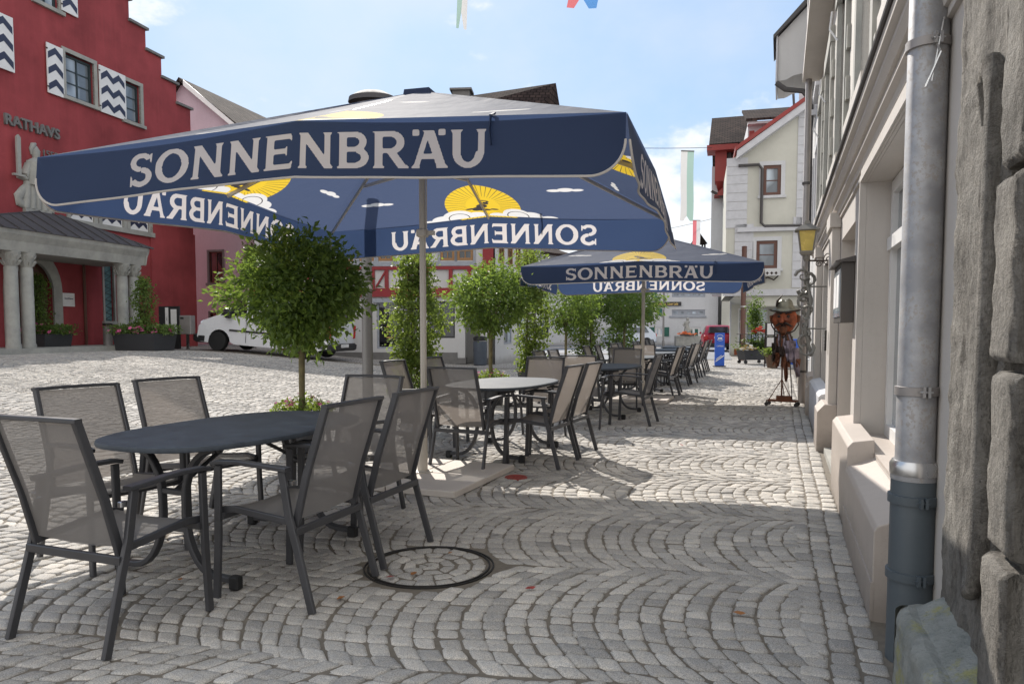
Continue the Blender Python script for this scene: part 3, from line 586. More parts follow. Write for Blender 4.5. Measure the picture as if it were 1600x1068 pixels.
def umbrella(T, a, zc_, zm, za, drop, label, wob=0, turn=0):
    t = thing('parasol', label, 'parasol', T, 'large square parasols over the terrace'); rt = rootm(t)
    def side_T(k): return rt @ Matrix.Rotation(k*pi/2+pi, 4, 'Z')     # local: +y out of side, x along it
    def edge_z(x): f = abs(x)/a; return zm+(zc_-zm)*f
    def surf(x, w_):  # w_ 0 edge, 1 apex
        wd = a*(1-w_); f = 0 if wd < 1e-6 else min(1, abs(x)/wd)
        z = (1-f)*(zm+(za-zm)*w_)+f*(zc_+(za-zc_)*w_); sag = .03*sin(pi*f)*(1-w_)*.9+.03*sin(pi*w_)*(1 if f < .99 else 0)*.5
        return (x, a*(1-w_), z-sag)
    cv = MB(); uvs = []; nx, nw = 24, 14; slant = math.hypot(a, za-zc_)
    base = {}
    for k in range(4):
        cv.T = side_T(k)
        for j in range(nw):
            for i in range(nx):
                w0, w1 = j/nw*.94, (j+1)/nw*.94; f0, f1 = -1+2*i/nx, -1+2*(i+1)/nx
                P = [(f0*a*(1-w0), w0), (f0*a*(1-w1), w1), (f1*a*(1-w1), w1), (f1*a*(1-w0), w0)]
                cv.poly([surf(x, w_) for x, w_ in P]); uvs += [(-x, w_*slant) for x, w_ in P]
    o = cv.build('canopy', M['canopy'], t, smooth=True, angle=20)
    l = o.data.uv_layers.new(name='UVMap'); l.data.foreach_set('uv', [c for p in uvs for c in p])
    # vent cap on the top
    m = MB(rt); m.loft([[(.17*cos(pi/4+i*pi/2), .17*sin(pi/4+i*pi/2), za-.06) for i in range(4)], [(.16*cos(pi/4+i*pi/2), .16*sin(pi/4+i*pi/2), za-.01) for i in range(4)], [(.03*cos(pi/4+i*pi/2), .03*sin(pi/4+i*pi/2), za+.02) for i in range(4)]]); m.build('top_cap', M['navy'], t)
    rr = .20
    for k in range(4):
        Ts = side_T(k); H = drop; ph = k*1.7+wob
        def vs(x, h, off=0.):
            f = h/H; fl = .035*f + .014*sin(x*3.2+ph)*f + .022*f*sin(x*1.3+ph*2)+.006*f*sin(x*9+ph*3)+.004*sin(x*5+h*9+ph)*f
            return (x, a+.004+fl+off, edge_z(x)-h)
        def hb(x):
            d = abs(x)-(a-rr)
            return H if d <= 0 else H-rr+math.sqrt(max(0, rr*rr-d*d))
        m = MB(Ts); n, r_ = VRES; xs = [-a+2*a*i/n for i in range(n+1)]; xs = sorted(set(xs+[s_*(a-rr+rr*q) for s_ in (-1, 1) for q in (.8, .92, .98, .995)]))
        b = m.addv([vs(x, hb(x)*j/r_) for x in xs for j in range(r_+1)])
        for i in range(len(xs)-1):
            for j in range(r_): m.face(b+i*(r_+1)+j, b+(i+1)*(r_+1)+j, b+(i+1)*(r_+1)+j+1, b+i*(r_+1)+j+1)
        v = m.build('valance', M['valance'], t, smooth=True)
        mask = [print_at(-x*2.025/a, (drop*.84-hb(x)*j/r_)/(drop*.62)) for x in xs for j in range(r_+1)]
        at_ = v.data.attributes.new('print', 'FLOAT', 'POINT'); at_.data.foreach_set('value', mask)
        p = MB(Ts); px_ = xs[::max(1, n//60)]; px_ = sorted(set(px_+[x for x in xs if abs(x) > a-rr])); p.tube([vs(x, hb(x)) for x in px_], .0075, 5); p.build('piping', M['piping'], v, smooth=True)
        if k in (0, 2):  # tie strap hanging from the edge
            xx = -a*.62 if k == 0 else a*.3
            s_ = MB(Ts); s_.tube([vs(xx, -.0, .012), (xx, a-.05, edge_z(xx)+.03), (xx+.02, a-.1, edge_z(xx)+.035)], 1, sec=(.022, .006)); s_.tube([vs(xx, 0, .012), vs(xx+.004, .09, .016), vs(xx-.008, .17, .02)], 1, sec=(.022, .006)); s_.build('tie_strap', M['navy'], t)
    # frame
    m = MB(rt); rp = .030; m.tube([(0, 0, .05), (0, 0, za-.08)], rp, 8); m.build('pole', M['alu'], t, smooth=True, angle=30)
    m = MB(rt); hz = za-.66; m.lathe([(.045, hz-.03), (.075, hz-.02), (.075, hz+.03), (.045, hz+.04)], n=16); m.build('hub', M['alu'], t, smooth=True, angle=30)
    m = MB(rt); cz = ZC+.86-(2.5-zc_)*.8; m.cbox(-.045, .045, -.045, .045, cz-.035, cz+.035, .01); m.box(.045, .11, -.018, .018, cz-.018, cz+.018); m.build('clamp', M['alu'], t)
    m = MB(rt); m.tube([(.04, -.01, cz), (.043, -.01, hz)], .006, 6); m.build('lift_cable', M['alu'], t)
    for i in range(8):
        an = i*pi/4; L = a*(math.sqrt(2) if i % 2 else 1)*.985; zt = (zc_ if i % 2 else zm); d = (sin(an), cos(an))
        def rp_(f, dz=-.03): return (d[0]*L*f, d[1]*L*f, za+(zt-za)*f+dz)
        m = MB(rt); m.tube([rp_(.03), rp_(1., -.022)], 1, sec=(.022, .034), up=(0, 0, 1)); rb = m.build('rib', M['alu'], t)
        m = MB(rt); m.tube([(d[0]*.06, d[1]*.06, hz), rp_(.56 if i % 2 else .6, -.06)], 1, sec=(.02, .03), up=(0, 0, 1)); m.build('strut', M['alu'], rb)
    return t
def slab_base(T, label, s=.62, h=.055):
    t = thing('umbrella_stand', label, 'umbrella stand', T, 'square slab bases of the parasols'); rt = rootm(t)
    for i in (0, 1):
        for j in (0, 1):
            m = MB(rt); m.cbox(-s+i*s+.004, i*s-.004, -s+j*s+.004, j*s-.004, .002, h, .006); m.build('slab', M['white_slab'], t)
    m = MB(rt); m.lathe([(.09, h), (.09, h+.008), (.045, h+.012), (.045, h+.30), (.036, h+.31)], n=16); m.build('socket', M['alu'], t, smooth=True, angle=30)
    return t
C1 = (-.80, 6.40); C2 = (2.36, 13.2)
umbrella(frame(C1[0]+.02, C1[1], 0, -15.3), 1.99, 2.46, 2.56, 3.34, .345, 'big navy square parasol with off white lettering over the nearest table')
VRES = (440, 34)
umbrella(frame(C2[0], C2[1], 0, -12.7), 1.85, 2.29, 2.34, 3.02, .30, 'second navy square parasol further down the terrace, with its pole between the distant tables', 2.1)
slab_base(frame(C1[0]+.02, C1[1]-.12, 0, -22), 'pale square slab base under the nearest parasol pole, partly sunlit')
slab_base(frame(C2[0], C2[1], 0, -20), 'pale square slab base under the distant second parasol', .5)
# ---------------------------------------------------------------- chairs and tables
def make_chair():
    t = thing('garden_chair', '', 'chair', Matrix()); G = M['chair']; hw = .268
    for s_ in (-1, 1):
        x = s_*hw
        m = MB(); m.tube([(x*1.02, -.275, 0), (x, -.19, .30), (x, -.150, .44), (x, -.115, .648)], 1, sec=(.022, .038), up=(0, 1, 0)); lg = m.build('rear_leg', G, t, smooth=True)
        m = MB(); m.tube([(x*1.02, .275, 0), (x, .262, .30), (x, .255, .645)], 1, sec=(.022, .038), up=(0, 1, 0)); m.build('front_leg', G, t, smooth=True)
        m = MB(); m.tube([(x, -.15, .652), (x, -.05, .658), (x, .12, .668), (x, .25, .664), (x, .285, .655)], 1, sec=(.045, .020), up=(0, 0, 1)); m.build('armrest', G, t, smooth=True)
        m = MB(); m.cbox(x-s_*.034, x-s_*.012, -.17, -.135, .575, .60, .003); m.build('clip', M['steel'], lg)
        m = MB(); m.tube([(s_*.236, -.165, .385), (s_*.236, -.176, .43), (s_*.234, -.225, .62), (s_*.232, -.335, .945)], 1, sec=(.022, .036), up=(0, 1, 0)); m.build('back_post', G, t, smooth=True)
        m = MB(); m.tube([(s_*.240, -.155, .40), (s_*.240, .0, .415), (s_*.240, .18, .435), (s_*.240, .265, .425)], 1, sec=(.02, .032), up=(0, 0, 1)); m.build('seat_rail', G, t, smooth=True)
    m = MB(); m.tube([(-.245, -.335, .945), (-.1, -.350, .948), (.1, -.350, .948), (.245, -.335, .945)], 1, sec=(.036, .018), up=(0, 0, 1)); m.build('top_rail', G, t, smooth=True)
    m = MB(); m.tube([(-.268, -.185, .365), (.268, -.185, .365)], 1, sec=(.022, .036), up=(0, 0, 1)); m.build('crossbar', G, t); m = MB(); m.tube([(-.268, .24, .40), (.268, .24, .40)], 1, sec=(.022, .03), up=(0, 0, 1))
    m.build('crossbar', G, t)
    def sheet(rows, name):
        m = MB(); n = 8; r_ = [[(x_, y, z) for x_ in [-.228+.456*i/n for i in range(n+1)]] for y, z in rows]
        # slight hollow across the width
        b = m.addv([(p[0], p[1]-.012*(1-(p[0]/.228)**2)*fb, p[2]-.014*(1-(p[0]/.228)**2)*(1-fb)) for p, fb in [(p, 1 if name == 'backrest' else 0) for r in r_ for p in r]])
        for i in range(len(rows)-1):
            for j in range(n): m.face(b+i*(n+1)+j, b+i*(n+1)+j+1, b+(i+1)*(n+1)+j+1, b+(i+1)*(n+1)+j)
        m.build(name, M['sling'], t, smooth=True)
    sheet([(-.168, .415), (-.182, .47), (-.202, .54), (-.225, .62), (-.278, .77), (-.332, .935)], 'backrest')
    sheet([(-.150, .412), (-.08, .414), (.02, .422), (.15, .438), (.22, .438), (.268, .418)], 'seat')
    return t
def make_table():
    t = thing('terrace_table', '', 'table', Matrix()); G = M['chair']; a, b = .80, .485
    def ring(k, z):
        o = []
        for i in range(64):
            an = 2*pi*i/64; c, s_ = cos(an), sin(an); e = 2/2.7
            o.append(((b-k)*math.copysign(abs(c)**e, c), (a-k)*math.copysign(abs(s_)**e, s_), z))
        return o
    m = MB(); m.loft([ring(.028, .706), ring(.004, .712), ring(0, .724), ring(.004, .736), ring(.016, .74), ring(.03, .7405)]); m.build('tabletop', M['table'], t, smooth=True, angle=50)
    for yy in (-.50, .50):
        for s_ in (-1, 1):
            m = MB(); P = []
            for i in range(8): an = i/7*pi/2; P.append((s_*(.30-.22*sin(an)), yy, .695-.26*(1-cos(an))))
            P += [(s_*.078, yy, .34)]
            for i in range(1, 8): an = i/7*pi/2; P.append((s_*(.078+.20*(1-cos(an))), yy, .34-.31*sin(an)+.02))
            P += [(s_*.40, yy, .045)]
            m.tube(P, 1, sec=(.030, .042), up=(0, 1, 0)); lg = m.build('leg', G, t, smooth=True)
            m = MB(); m.cbox(s_*.395-.03, s_*.395+.03, yy-.024, yy+.024, .0, .07, .008); m.build('foot_cap', M['black'], lg)
        for xx, zz in ((.32, .695), (.08, .46), (.08, .27)): m = MB(); m.tube([(-xx, yy, zz), (xx, yy, zz)], 1, sec=(.03, .03)); m.build('crossbar', G, t)
    m = MB(); m.tube([(0, -.50, .46), (0, -.1, .66), (0, .1, .66), (0, .50, .46)], .012, 8); m.tube([(0, -.55, .69), (0, .55, .69)], 1, sec=(.03, .025)); m.build('folding_stay', G, t, smooth=True)
    return t
chair0, table0 = make_chair(), make_table(); KIDS = {o.name: list(o.children) for o in bpy.data.objects if o.children}
_used = {'c': 0, 't': 0}
def place(kind, x, y, deg, label, group):
    src = chair0 if kind == 'c' else table0
    o = src if _used[kind] == 0 else copy_tree(src); _used[kind] += 1
    o.location = (x, y, gz(x, y)+.003); o.rotation_euler = (0, 0, R(deg)); o['label'] = label; o['group'] = group; return o
TABS = [(-1.55, 4.13, 'nearest'), (-.08, 7.59, 'second'), (1.42, 11.0, 'third'), (2.50, 14.6, 'fourth'), (3.40, 17.3, 'fifth'), (4.25, 19.8, 'sixth'), (5.05, 22.3, 'seventh')]
TG, CG = 'dark oval terrace tables in a row', 'graphite chairs around the terrace tables'
ux, uy, vx, vy = .383, .924, .924, -.383
def rel(c, u, v): return c[0]+ux*u+vx*v, c[1]+uy*u+vy*v
for x, y, nm in TABS: place('t', x, y, -22.5, {'nearest': 'large dark oval table with curved tube legs, nearest to the camera'}.get(nm, f'dark oval table, the {nm} from the camera in the terrace row'), TG)
# (x, y, heading in degrees clockwise from straight ahead, label)
def ch(x, y, head, label):
    if ' side of the ' in label and y > 12: x += random.uniform(-.05, .05); y += random.uniform(-.05, .05); head += random.uniform(-6, 6)
    place('c', x, y, -head, label, CG)
ch(-1.75, 3.09, 21, 'nearest graphite armchair at the bottom left, seen from behind at the table end')
ch(-1.07, 3.56, -69, 'nearest of the two graphite armchairs on the right side of the nearest table')
ch(-.85, 4.18, -69, 'farther graphite armchair on the right side of the nearest table, beside the manhole')
ch(-2.27, 4.06, 122, 'graphite armchair left of the nearest table, closer to the left picture edge')
ch(-2.08, 4.78, 122, 'graphite armchair left of the nearest table, closer to the small tree')
ch(-1.14, 5.02, 202, 'graphite armchair at the far end of the nearest table, grey post showing through its mesh')
ch(-.40, 6.75, 24, 'graphite armchair at the near end of the second table, beside the white parasol pole')
ch(.29, 7.00, -66, 'graphite armchair right of the second table, the nearer of its right pair')
ch(.54, 7.58, -66, 'graphite armchair right of the second table, the farther of its right pair')
ch(-.98, 7.75, 112, 'graphite armchair left of the second table, just left of the parasol pole')
ch(-.66, 8.70, 112, 'graphite armchair left of the second table, far corner')
ch(.30, 8.60, 200, 'graphite armchair at the far end of the second table, facing the camera')
ch(.98, 9.72, 22, 'graphite armchair at the near end of the third table, back to the camera')
ch(1.68, 9.98, -68, 'graphite armchair right of the third table, standing alone on that side')
ch(.72, 11.2, 112, 'graphite armchair left of the third table')
ch(.98, 11.9, 112, 'graphite armchair left of the third table, beside a climber pot')
ch(1.85, 12.1, 200, 'graphite armchair at the far end of the third table')
for (x, y, nm) in TABS[3:]:
    c = (x, y)
    for u, side in ((-.32, 'nearer'), (.34, 'farther')):
        p = rel(c, u, .58); ch(*p, -68, f'graphite armchair on the house side of the {nm} table, the {side} of two')
        p = rel(c, u, -.58); ch(*p, 112, f'graphite armchair on the square side of the {nm} table, the {side} of two')
    if nm in ('fourth', 'fifth'): p = rel(c, -1.0, 0); ch(*p, 22, f'graphite armchair at the near end of the {nm} table, back to the camera')
p = rel(TABS[-1], .95, .2); ch(*p, -75, 'last graphite armchair at the far end of the row near the blue sign')
# ---------------------------------------------------------------- vegetation
def leaves_mesh(name, pts, size, m, parent, seed=1, droop=.3, asp=.5, cen=None, tint=None):
    """leaf-sized folded blades at pts (n,3)"""
    r = np.random.default_rng(seed); n = len(pts); L = size*r.uniform(.45, 1.4, n)[:, None]
    d = r.normal(size=(n, 3)); 
    if cen is not None: o_ = pts-np.array(cen); o_ /= (np.linalg.norm(o_, axis=1, keepdims=True)+1e-6); d = d*.75+o_*.9
    d[:, 2] -= droop; d /= np.linalg.norm(d, axis=1, keepdims=True)
    s = np.cross(d, r.normal(size=(n, 3))+np.array([0, 0, 1.2])); s /= (np.linalg.norm(s, axis=1, keepdims=True)+1e-6); up = np.cross(s, d)
    w = L*asp*.5
    V = np.stack([pts, pts+d*L*.45+s*w+up*w*.35, pts+d*L-up*L*.12, pts+d*L*.45-s*w+up*w*.35, ], 1).reshape(-1, 3)
    Mi = rootm(parent).inverted(); A = np.array(Mi); V = V@A[:3, :3].T+A[:3, 3]
    b = np.arange(n)*4; Fs = np.stack([np.stack([b, b+1, b+2], 1), np.stack([b, b+2, b+3], 1)], 1).reshape(-1, 3)
    me = bpy.data.meshes.new(name); me.from_pydata(V.tolist(), [], Fs.tolist()); me.materials.append(m)
    a = me.attributes.new('tint', 'FLOAT', 'POINT'); t = r.normal(.45, .22, n) if tint is None else tint+r.normal(0, .12, n); a.data.foreach_set('value', np.repeat(np.clip(t, 0, 1), 4))
    o = bpy.data.objects.new(name, me); COL.objects.link(o); o.parent = parent; return o
def crown_pts(c, rx, rz, n, seed, vee=.9, per=11, jit=.075):
    """clustered points filling an uneven crown with a V-shaped underside"""
    r = np.random.default_rng(seed); k = n//per; out = []; tn = []; lob = [(r.normal(size=3), r.uniform(.12, .34)) for _ in range(11)]
    while len(out) < k:
        d = r.normal(size=3); d /= np.linalg.norm(d)
        rad = r.uniform(.12, 1)**.42
        g = 1+sum(a*max(0, np.dot(d, v/np.linalg.norm(v)))**3 - a*.45*max(0, np.dot(-d, v/np.linalg.norm(v)))**3 for v, a in lob)
        x, y, z = d[0]*rx*g*rad, d[1]*rx*g*rad, d[2]*rz*g*rad
        if z < 0 and math.hypot(x, y) > rx*1.04*(1-vee*(-z/rz)**1.5) : continue
        out.append((x, y, z)); tn.append(r.normal(.45, .16))
    out = np.array(out)+np.array(c); P = np.repeat(out, per, 0)+r.normal(size=(len(out)*per, 3))*jit; return P, np.repeat(tn, per)
def flowers(parent, cx, cy, z, rx, ry, n, ms, seed, name='flowers', r_=.02, zs=.12):
    rn = random.Random(seed)
    for q, mm in enumerate(ms):
        m = MB()
        for i in range(n):
            a = rn.random()*6.3; f = math.sqrt(rn.random()); x, y = cx+rx*f*cos(a), cy+ry*f*sin(a); zz = z+zs*rn.random()*(1.3-f); rr = r_*rn.uniform(.6, 1.2)
            T = Matrix.Translation((x, y, zz)) @ Matrix.Rotation(rn.uniform(-1, 1), 4, 'X') @ Matrix.Rotation(rn.uniform(0, 6), 4, 'Z'); m.T = T
            for p in range(5): an = p*2*pi/5; m.poly([(0, 0, 0), (rr*cos(an-.5), rr*sin(an-.5), rr*.3), (rr*1.25*cos(an), rr*1.25*sin(an), rr*.2), (rr*cos(an+.5), rr*sin(an+.5), rr*.3)])
        m.build(name, M[mm], parent)
def pot(t, x, y, z0, h, r0, r1, mt='planter', n=20, name='pot'):
    m = MB(); m.lathe([(r0, z0), (r1, z0+h), (r1*1.04, z0+h), (r1*1.04, z0+h+.02), (r1*.93, z0+h+.02), (r1*.9, z0+h-.04), (.01, z0+h-.04)], (x, y), n); m.build(name, M[mt], t, smooth=True, angle=35)
    m = MB(); m.lathe([(r1*.9, z0+h-.05), (r1*.9, z0+h-.03), (.01, z0+h-.02)], (x, y), n); m.build('soil', M['soil'], t)
def box_planter(t, T, sx, sy, z0, h, mt='planter'):
    m = MB(T); m.loft([[(x*k, y*k, z) for x, y in ((-sx, -sy), (sx, -sy), (sx, sy), (-sx, sy))] for k, z in ((.9, z0), (1, z0+h), (.93, z0+h), (.92, z0+h-.05))], cap=False)
    m.box(-sx*.915, sx*.915, -sy*.915, sy*.915, z0+h-.09, z0+h-.055); return m.build('planter_box', M[mt], t)
def std_tree(x, y, rx, rz, zc, n, seed, label, leaf=.075, trunk_z0=.5, tr=.034, group='small standard trees in pots', fl=True, pr=.24):
    g = gz(x, y); t = thing('potted_tree', label, 'tree', frame(x, y, g), group); rn = random.Random(seed)
    pot(t, x, y, g, .44, pr*.85, pr)
    c = (x, y, zc); zf = zc-rz*.80
    m = MB(); m.tube([(x+.01, y, g+.38), (x-.008, y+.01, (g+zf)/2), (x, y, zf), (x+.01, y, zf+.12)], [tr*1.15, tr*.95, tr, tr*.8], 10); trk = m.build('trunk', M['bark'], t, smooth=True)
    for i in range(11):
        a = i*2*pi/11+rn.random()*.5; e = rn.uniform(.35, 1.15); L = rx*rn.uniform(.6, .9); p = Vector((x, y, zf+rn.random()*.08)); P = [p.copy()]; d = Vector((cos(a)*cos(e), sin(a)*cos(e), sin(e)))
        for q in range(4): d = (d+Vector((rn.uniform(-.2, .2), rn.uniform(-.2, .2), .12))).normalized(); p = p+d*L/4; P.append(p.copy())
        m = MB(); m.tube(P, [tr*.45, tr*.36, tr*.26, tr*.18, tr*.08], 5); m.build('limb', M['bark'], trk, smooth=True)
    P, tn = crown_pts(c, rx, rz, n, seed, jit=leaf); leaves_mesh('crown', P, leaf, M['leaf'], t, seed, cen=c, tint=tn)
    if fl:
        r = np.random.default_rng(seed+50); k = 700; a = r.uniform(0, 2*pi, k); f = np.sqrt(r.random(k))*pr*1.35; P = np.stack([x+f*np.cos(a), y+f*np.sin(a), g+.44+r.random(k)*.16*(1.2-f/pr/1.4)], 1)
        leaves_mesh('underplanting', P, .045, M['leaf_vine'], t, seed+9, droop=-.4); flowers(t, x, y, g+.5, pr*1.2, pr*1.2, 22, ['petal_white', 'petal_pink'], seed, r_=.018)
    return t
def vine_column(x, y, h, r, n, seed, label, leaf=.05, group='climbers trained up columns in pots', potr=.27, petals='petal_red', mt='leaf_vine', poth=.42, square=False):
    g = gz(x, y); t = thing('climbing_plant', label, 'plant', frame(x, y, g), group); rn = random.Random(seed)
    if square: box_planter(t, frame(x, y, 0, -15), potr*1.25, potr*.8, g, poth)
    else: pot(t, x, y, g, poth, potr*.82, potr)
    m = MB()
    for k in range(4): a = k*pi/2+.6; m.tube([(x+r*.45*cos(a), y+r*.45*sin(a), g+poth-.05), (x+r*.3*cos(a), y+r*.3*sin(a), g+h-.1)], .009, 6)
    for q in range(5):
        z = g+poth+(h-poth)*q/5; m.tube([(x+r*.42*cos(a), y+r*.42*sin(a), z) for a in [i*2*pi/12 for i in range(13)]], .006, 5)
    m.build('trellis', M['rust_dark'], t)
    r_ = np.random.default_rng(seed); k = n//8; z = r_.random(k); an = r_.uniform(0, 2*pi, k); bulge = 1+.28*np.sin(z*11+seed)+.22*np.sin(z*23+an*2+seed); rad = r*bulge*r_.random(k)**.4*(1-.25*z**4)
    if square: rad = rad*(1-.45*np.abs(z-.35))
    c = np.stack([x+rad*np.cos(an), y+rad*np.sin(an), g+poth+(h-poth)*z], 1); P = np.repeat(c, 8, 0)+r_.normal(size=(k*8, 3))*leaf*1.1
    tn = np.repeat(r_.normal(.5, .2, k), 8); leaves_mesh('foliage', P, leaf, M[mt], t, seed, asp=.75, tint=tn)
    m = MB()
    for q in range(4):
        a = rn.random()*6; m.tube([(x+r*.3*cos(a+i*.9), y+r*.3*sin(a+i*.9), g+poth+(h-poth)*i/9*.95) for i in range(10)], .007, 5)
    m.build('stem', M['bark'], t, smooth=True)
    flowers(t, x, y, g+poth, potr, potr, 14, [petals], seed, r_=.022); return t
std_tree(-2.18, 7.55, .56, .51, 1.57, 10500, 11, 'nearest round headed small tree, in front of the white van, flowers round its trunk', .074)
std_tree(-.36, 12.5, .66, .50, 1.72, 7500, 12, 'round headed small tree behind the second table, white flowers in its pot', .08)
std_tree(1.30, 17.6, .72, .62, 1.80, 3600, 13, 'third small round headed tree along the row, below the left corner of the second parasol', .09)
std_tree(2.35, 21.6, .80, .72, 2.0, 2600, 14, 'fourth small round headed tree, partly hidden by the one before it', .11)
std_tree(3.25, 21.2, .75, .62, 1.95, 2200, 15, 'round headed small tree just left of the second parasol pole', .11)
std_tree(4.35, 24.8, .62, .60, 1.95, 1800, 16, 'last small tree of the row, just left of the distant parasol pole', .11)
vine_column(-1.34, 10.2, 2.34, .33, 6500, 21, 'tall yellow green climber column right of the nearest parasol pole', .055)
vine_column(.38, 14.7, 2.85, .29, 5200, 22, 'tall climber column behind the second tree, its top rising above the second parasol corner', .06)
vine_column(2.02, 19.8, 2.3, .33, 2600, 23, 'climber column standing between the third and fourth trees', .075)
vine_column(3.62, 24.6, 2.5, .40, 2200, 24, 'farthest dark climber column left of the second parasol pole', .09, mt='leaf')
def town_planter(x, y, h, seed, label):
    g = gz(x, y); t = vine_column(x, y, h, .30, 2600, seed, label, .07, 'dark planters beside the town hall porch', .62, 'petal_pink', 'leaf', .52, True)
    r = np.random.default_rng(seed); k = 2200; P = np.stack([x+r.uniform(-.95, .95, k), y+r.normal(0, .28, k), g+.50+r.random(k)*.28], 1); leaves_mesh('bedding_plants', P, .08, M['leaf'], t, seed+3, droop=-.2, asp=.6)
    flowers(t, x, y-.1, g+.55, 1.05, .55, 60, ['petal_pink'], seed+4, 'blossoms', .05, .25)
town_planter(-14.25, 22.1, 2.25, 31, 'dark planter with climber and pink flowers at the left pair of porch columns')
town_planter(-11.45, 22.9, 2.2, 32, 'dark planter with climber and pink flowers at the right pair of porch columns')
# ---------------------------------------------------------------- town hall (left)
def roof_uv(o, T=None):
    """UV in metres: u along the horizontal of each face, v up the slope"""
    me = o.data; l = me.uv_layers.new(name='UVMap'); 
    for p in me.polygons:
        n = p.normal; h = Vector((-n.y, n.x, 0)); h = h.normalized() if h.length > 1e-4 else Vector((1, 0, 0)); s = n.cross(h)
        for li in p.loop_indices: v = me.vertices[me.loops[li].vertex_index].co; l.data[li].uv = (v.dot(h), v.dot(s))
def zigzag(T, parent, x0, x1, z0, z1, y, teeth=1, rows=3, th=.035, name='shutter'):
    m = MB(T); m.box(x0, x1, y-th, y, z0, z1); sh = m.build(name, M['white_paint'], parent)
    m = MB(T); W = (x1-x0)*.9; xs = x0+(x1-x0)*.05; P = (z1-z0)/(rows+.15); amp = W/teeth/2*.75
    for r in range(rows):
        zb = z0+P*(r+.12)+.02
        n = teeth*2
        for i in range(n):
            a, b = (0, 1) if i % 2 == 0 else (1, 0); xa, xb = xs+W*i/n, xs+W*(i+1)/n; h = P*.42
            m.poly([(xa, y-th-.004, zb+a*amp), (xb, y-th-.004, zb+b*amp), (xb, y-th-.004, min(z1-.01, zb+b*amp+h)), (xa, y-th-.004, min(z1-.01, zb+a*amp+h))])
    m.build('chevrons', M['navy_paint'], sh)
    m = MB(T)
    for z in (z0+.12*(z1-z0), z0+.88*(z1-z0)): m.box(x0-.03, x0+.02, y-th-.02, y-th, z-.02, z+.02)
    m.build('hinge', M['rust_dark'], sh); return sh
def rathaus():
    T = frame(-14.0, 23.9, 0, 76); t = thing('town_hall', 'crimson town hall with stepped gable, blue white zigzag shutters and a columned stone porch', 'building', T)
    x0, x1 = -11, 5.65; step = .78
    def top(x): k = int((x1-x)/step+1e-6); return 9.85+.72*min(k, 11)
    wins = [(-.28, .86, 8.62, 9.98), (2.22, 2.95, 8.55, 9.9), (-1.25, -.45, 11.15, 12.6), (-3.9, -2.95, 8.75, 10.2)]
    low = [(-.3, .66, 4.78, 6.6), (.98, 1.95, 4.78, 6.6), (2.25, 3.2, 4.78, 6.6)]
    door = [(-2.42, -1.08, .7, 3.55)]; lat = [(1.0, 1.42, 1.55, 3.5), (2.2, 2.45, 1.55, 3.5)]
    m = MB(T); wall_holes(m, x0, x1, 0, 18, wins+low+door+lat, .22, top=top, extra=[x1-step*k for k in range(1, 12)])
    # right flank of the hall, then the back
    m.poly([(x1, 0, 0), (x1, 9, 0), (x1, 9, 9.85), (x1, 0, 9.85)])
    m.build('wall', M['wall_red'], t)
    m = MB(T); m.box(3.22, x1+.03, -.05, -.003, 0, 5.0); m.build('corner_strip', M['wall_red'], t)
    for k in range(12):
        m = MB(T); b = x1-step*k; z = top(b-.01); m.box(b-step-.05 if k < 11 else b-step, b+.09, -.09, .35, z, z+.09); m.build('coping_stone', M['stone_dark'], t)
    m = MB(T); m.box(x0+2, x1-.4, .36, 8.9, 3, 9.6); m.build('attic_block', M['void'], t)
    for w_ in wins:
        f = surround(T, t, *w_, .13, M['stone'], .035)
        window(T, t, w_[0]+.02, w_[1]-.02, w_[2]+.02, w_[3]-.02, .16, M['dark_frame'], M['glass_sky'], 2 if w_[1]-w_[0] > .75 else 1, 3, .07, .05)
    zigzag(T, t, -1.02, -.42, 8.5, 10.0, -.05, 1); zigzag(T, t, 1.02, 2.18, 8.5, 10.02, -.05, 2)
    zigzag(T, t, -2.95+.15, -2.15, 8.7, 10.25, -.05, 1, 3); zigzag(T, t, -.40, .22, 11.2, 12.7, -.05, 1)
    m = MB(T)
    for q in low: m.box(q[0]-.14, q[0], -.05, .05, q[2], q[3]); m.box(q[1], q[1]+.14, -.05, .05, q[2], q[3])
    m.box(-.5, 3.4, -.06, .05, 6.6, 6.8); m.box(-.5, 3.4, -.10, .05, 4.62, 4.78); m.build('window_frame', M['stone'], t)
    for q in low: zigzag(T, t, q[0]+.01, q[1]-.01, q[2]+.01, q[3]-.01, .06, 2, 4)
    # leaded windows behind the porch
    for q in lat:
        f = surround(T, t, *q, .07, M['stone'], .03); m = MB(T); m.box(q[0], q[1], .1, .12, q[2], q[3]); pn = m.build('leaded_pane', M['teal'], t); m = MB(T); w_ = q[1]-q[0]; n = int((q[3]-q[2])/.22)
        for i in range(n):
            za = q[2]+i*.22; m.tube([(q[0], .09, za), (q[1], .09, min(q[3], za+.22))], .008, 4); m.tube([(q[0], .09, za+.11), (q[1], .09, za)], .008, 4)
        m.build('lead_bars', M['iron'], pn)
    # arched doorway: carved ring and dark door leaf
    m = MB(T); cx, zr, r0, r1 = -1.75, 2.45, .68, 1.0; P = [(r*cos(a), r*sin(a)) for r in (1,) for a in [i*pi/16 for i in range(17)]]
    for i in range(16):
        a, b = P[i], P[i+1]; m.loft([[(cx+k[0]*r, y, zr+k[1]*r*1.25) for r, y in ((r0, -.06), (r1, -.06), (r1, .05), (r0, .05))] for k in (a, b)])
    for s_ in (-1, 1): m.box(cx+s_*r0, cx+s_*r1, -.06, .05, .7, zr)
    m.build('door_arch', M['stone'], t)
    m = MB(T); m.box(-2.41, -1.09, .16, .21, .7, 3.54); d = m.build('door', M['brown_frame'], t); m = MB(T); m.tube([(-1.3, .12, 1.7), (-1.3, .12, 2.0)], .015, 6); m.build('handle', M['steel'], d)
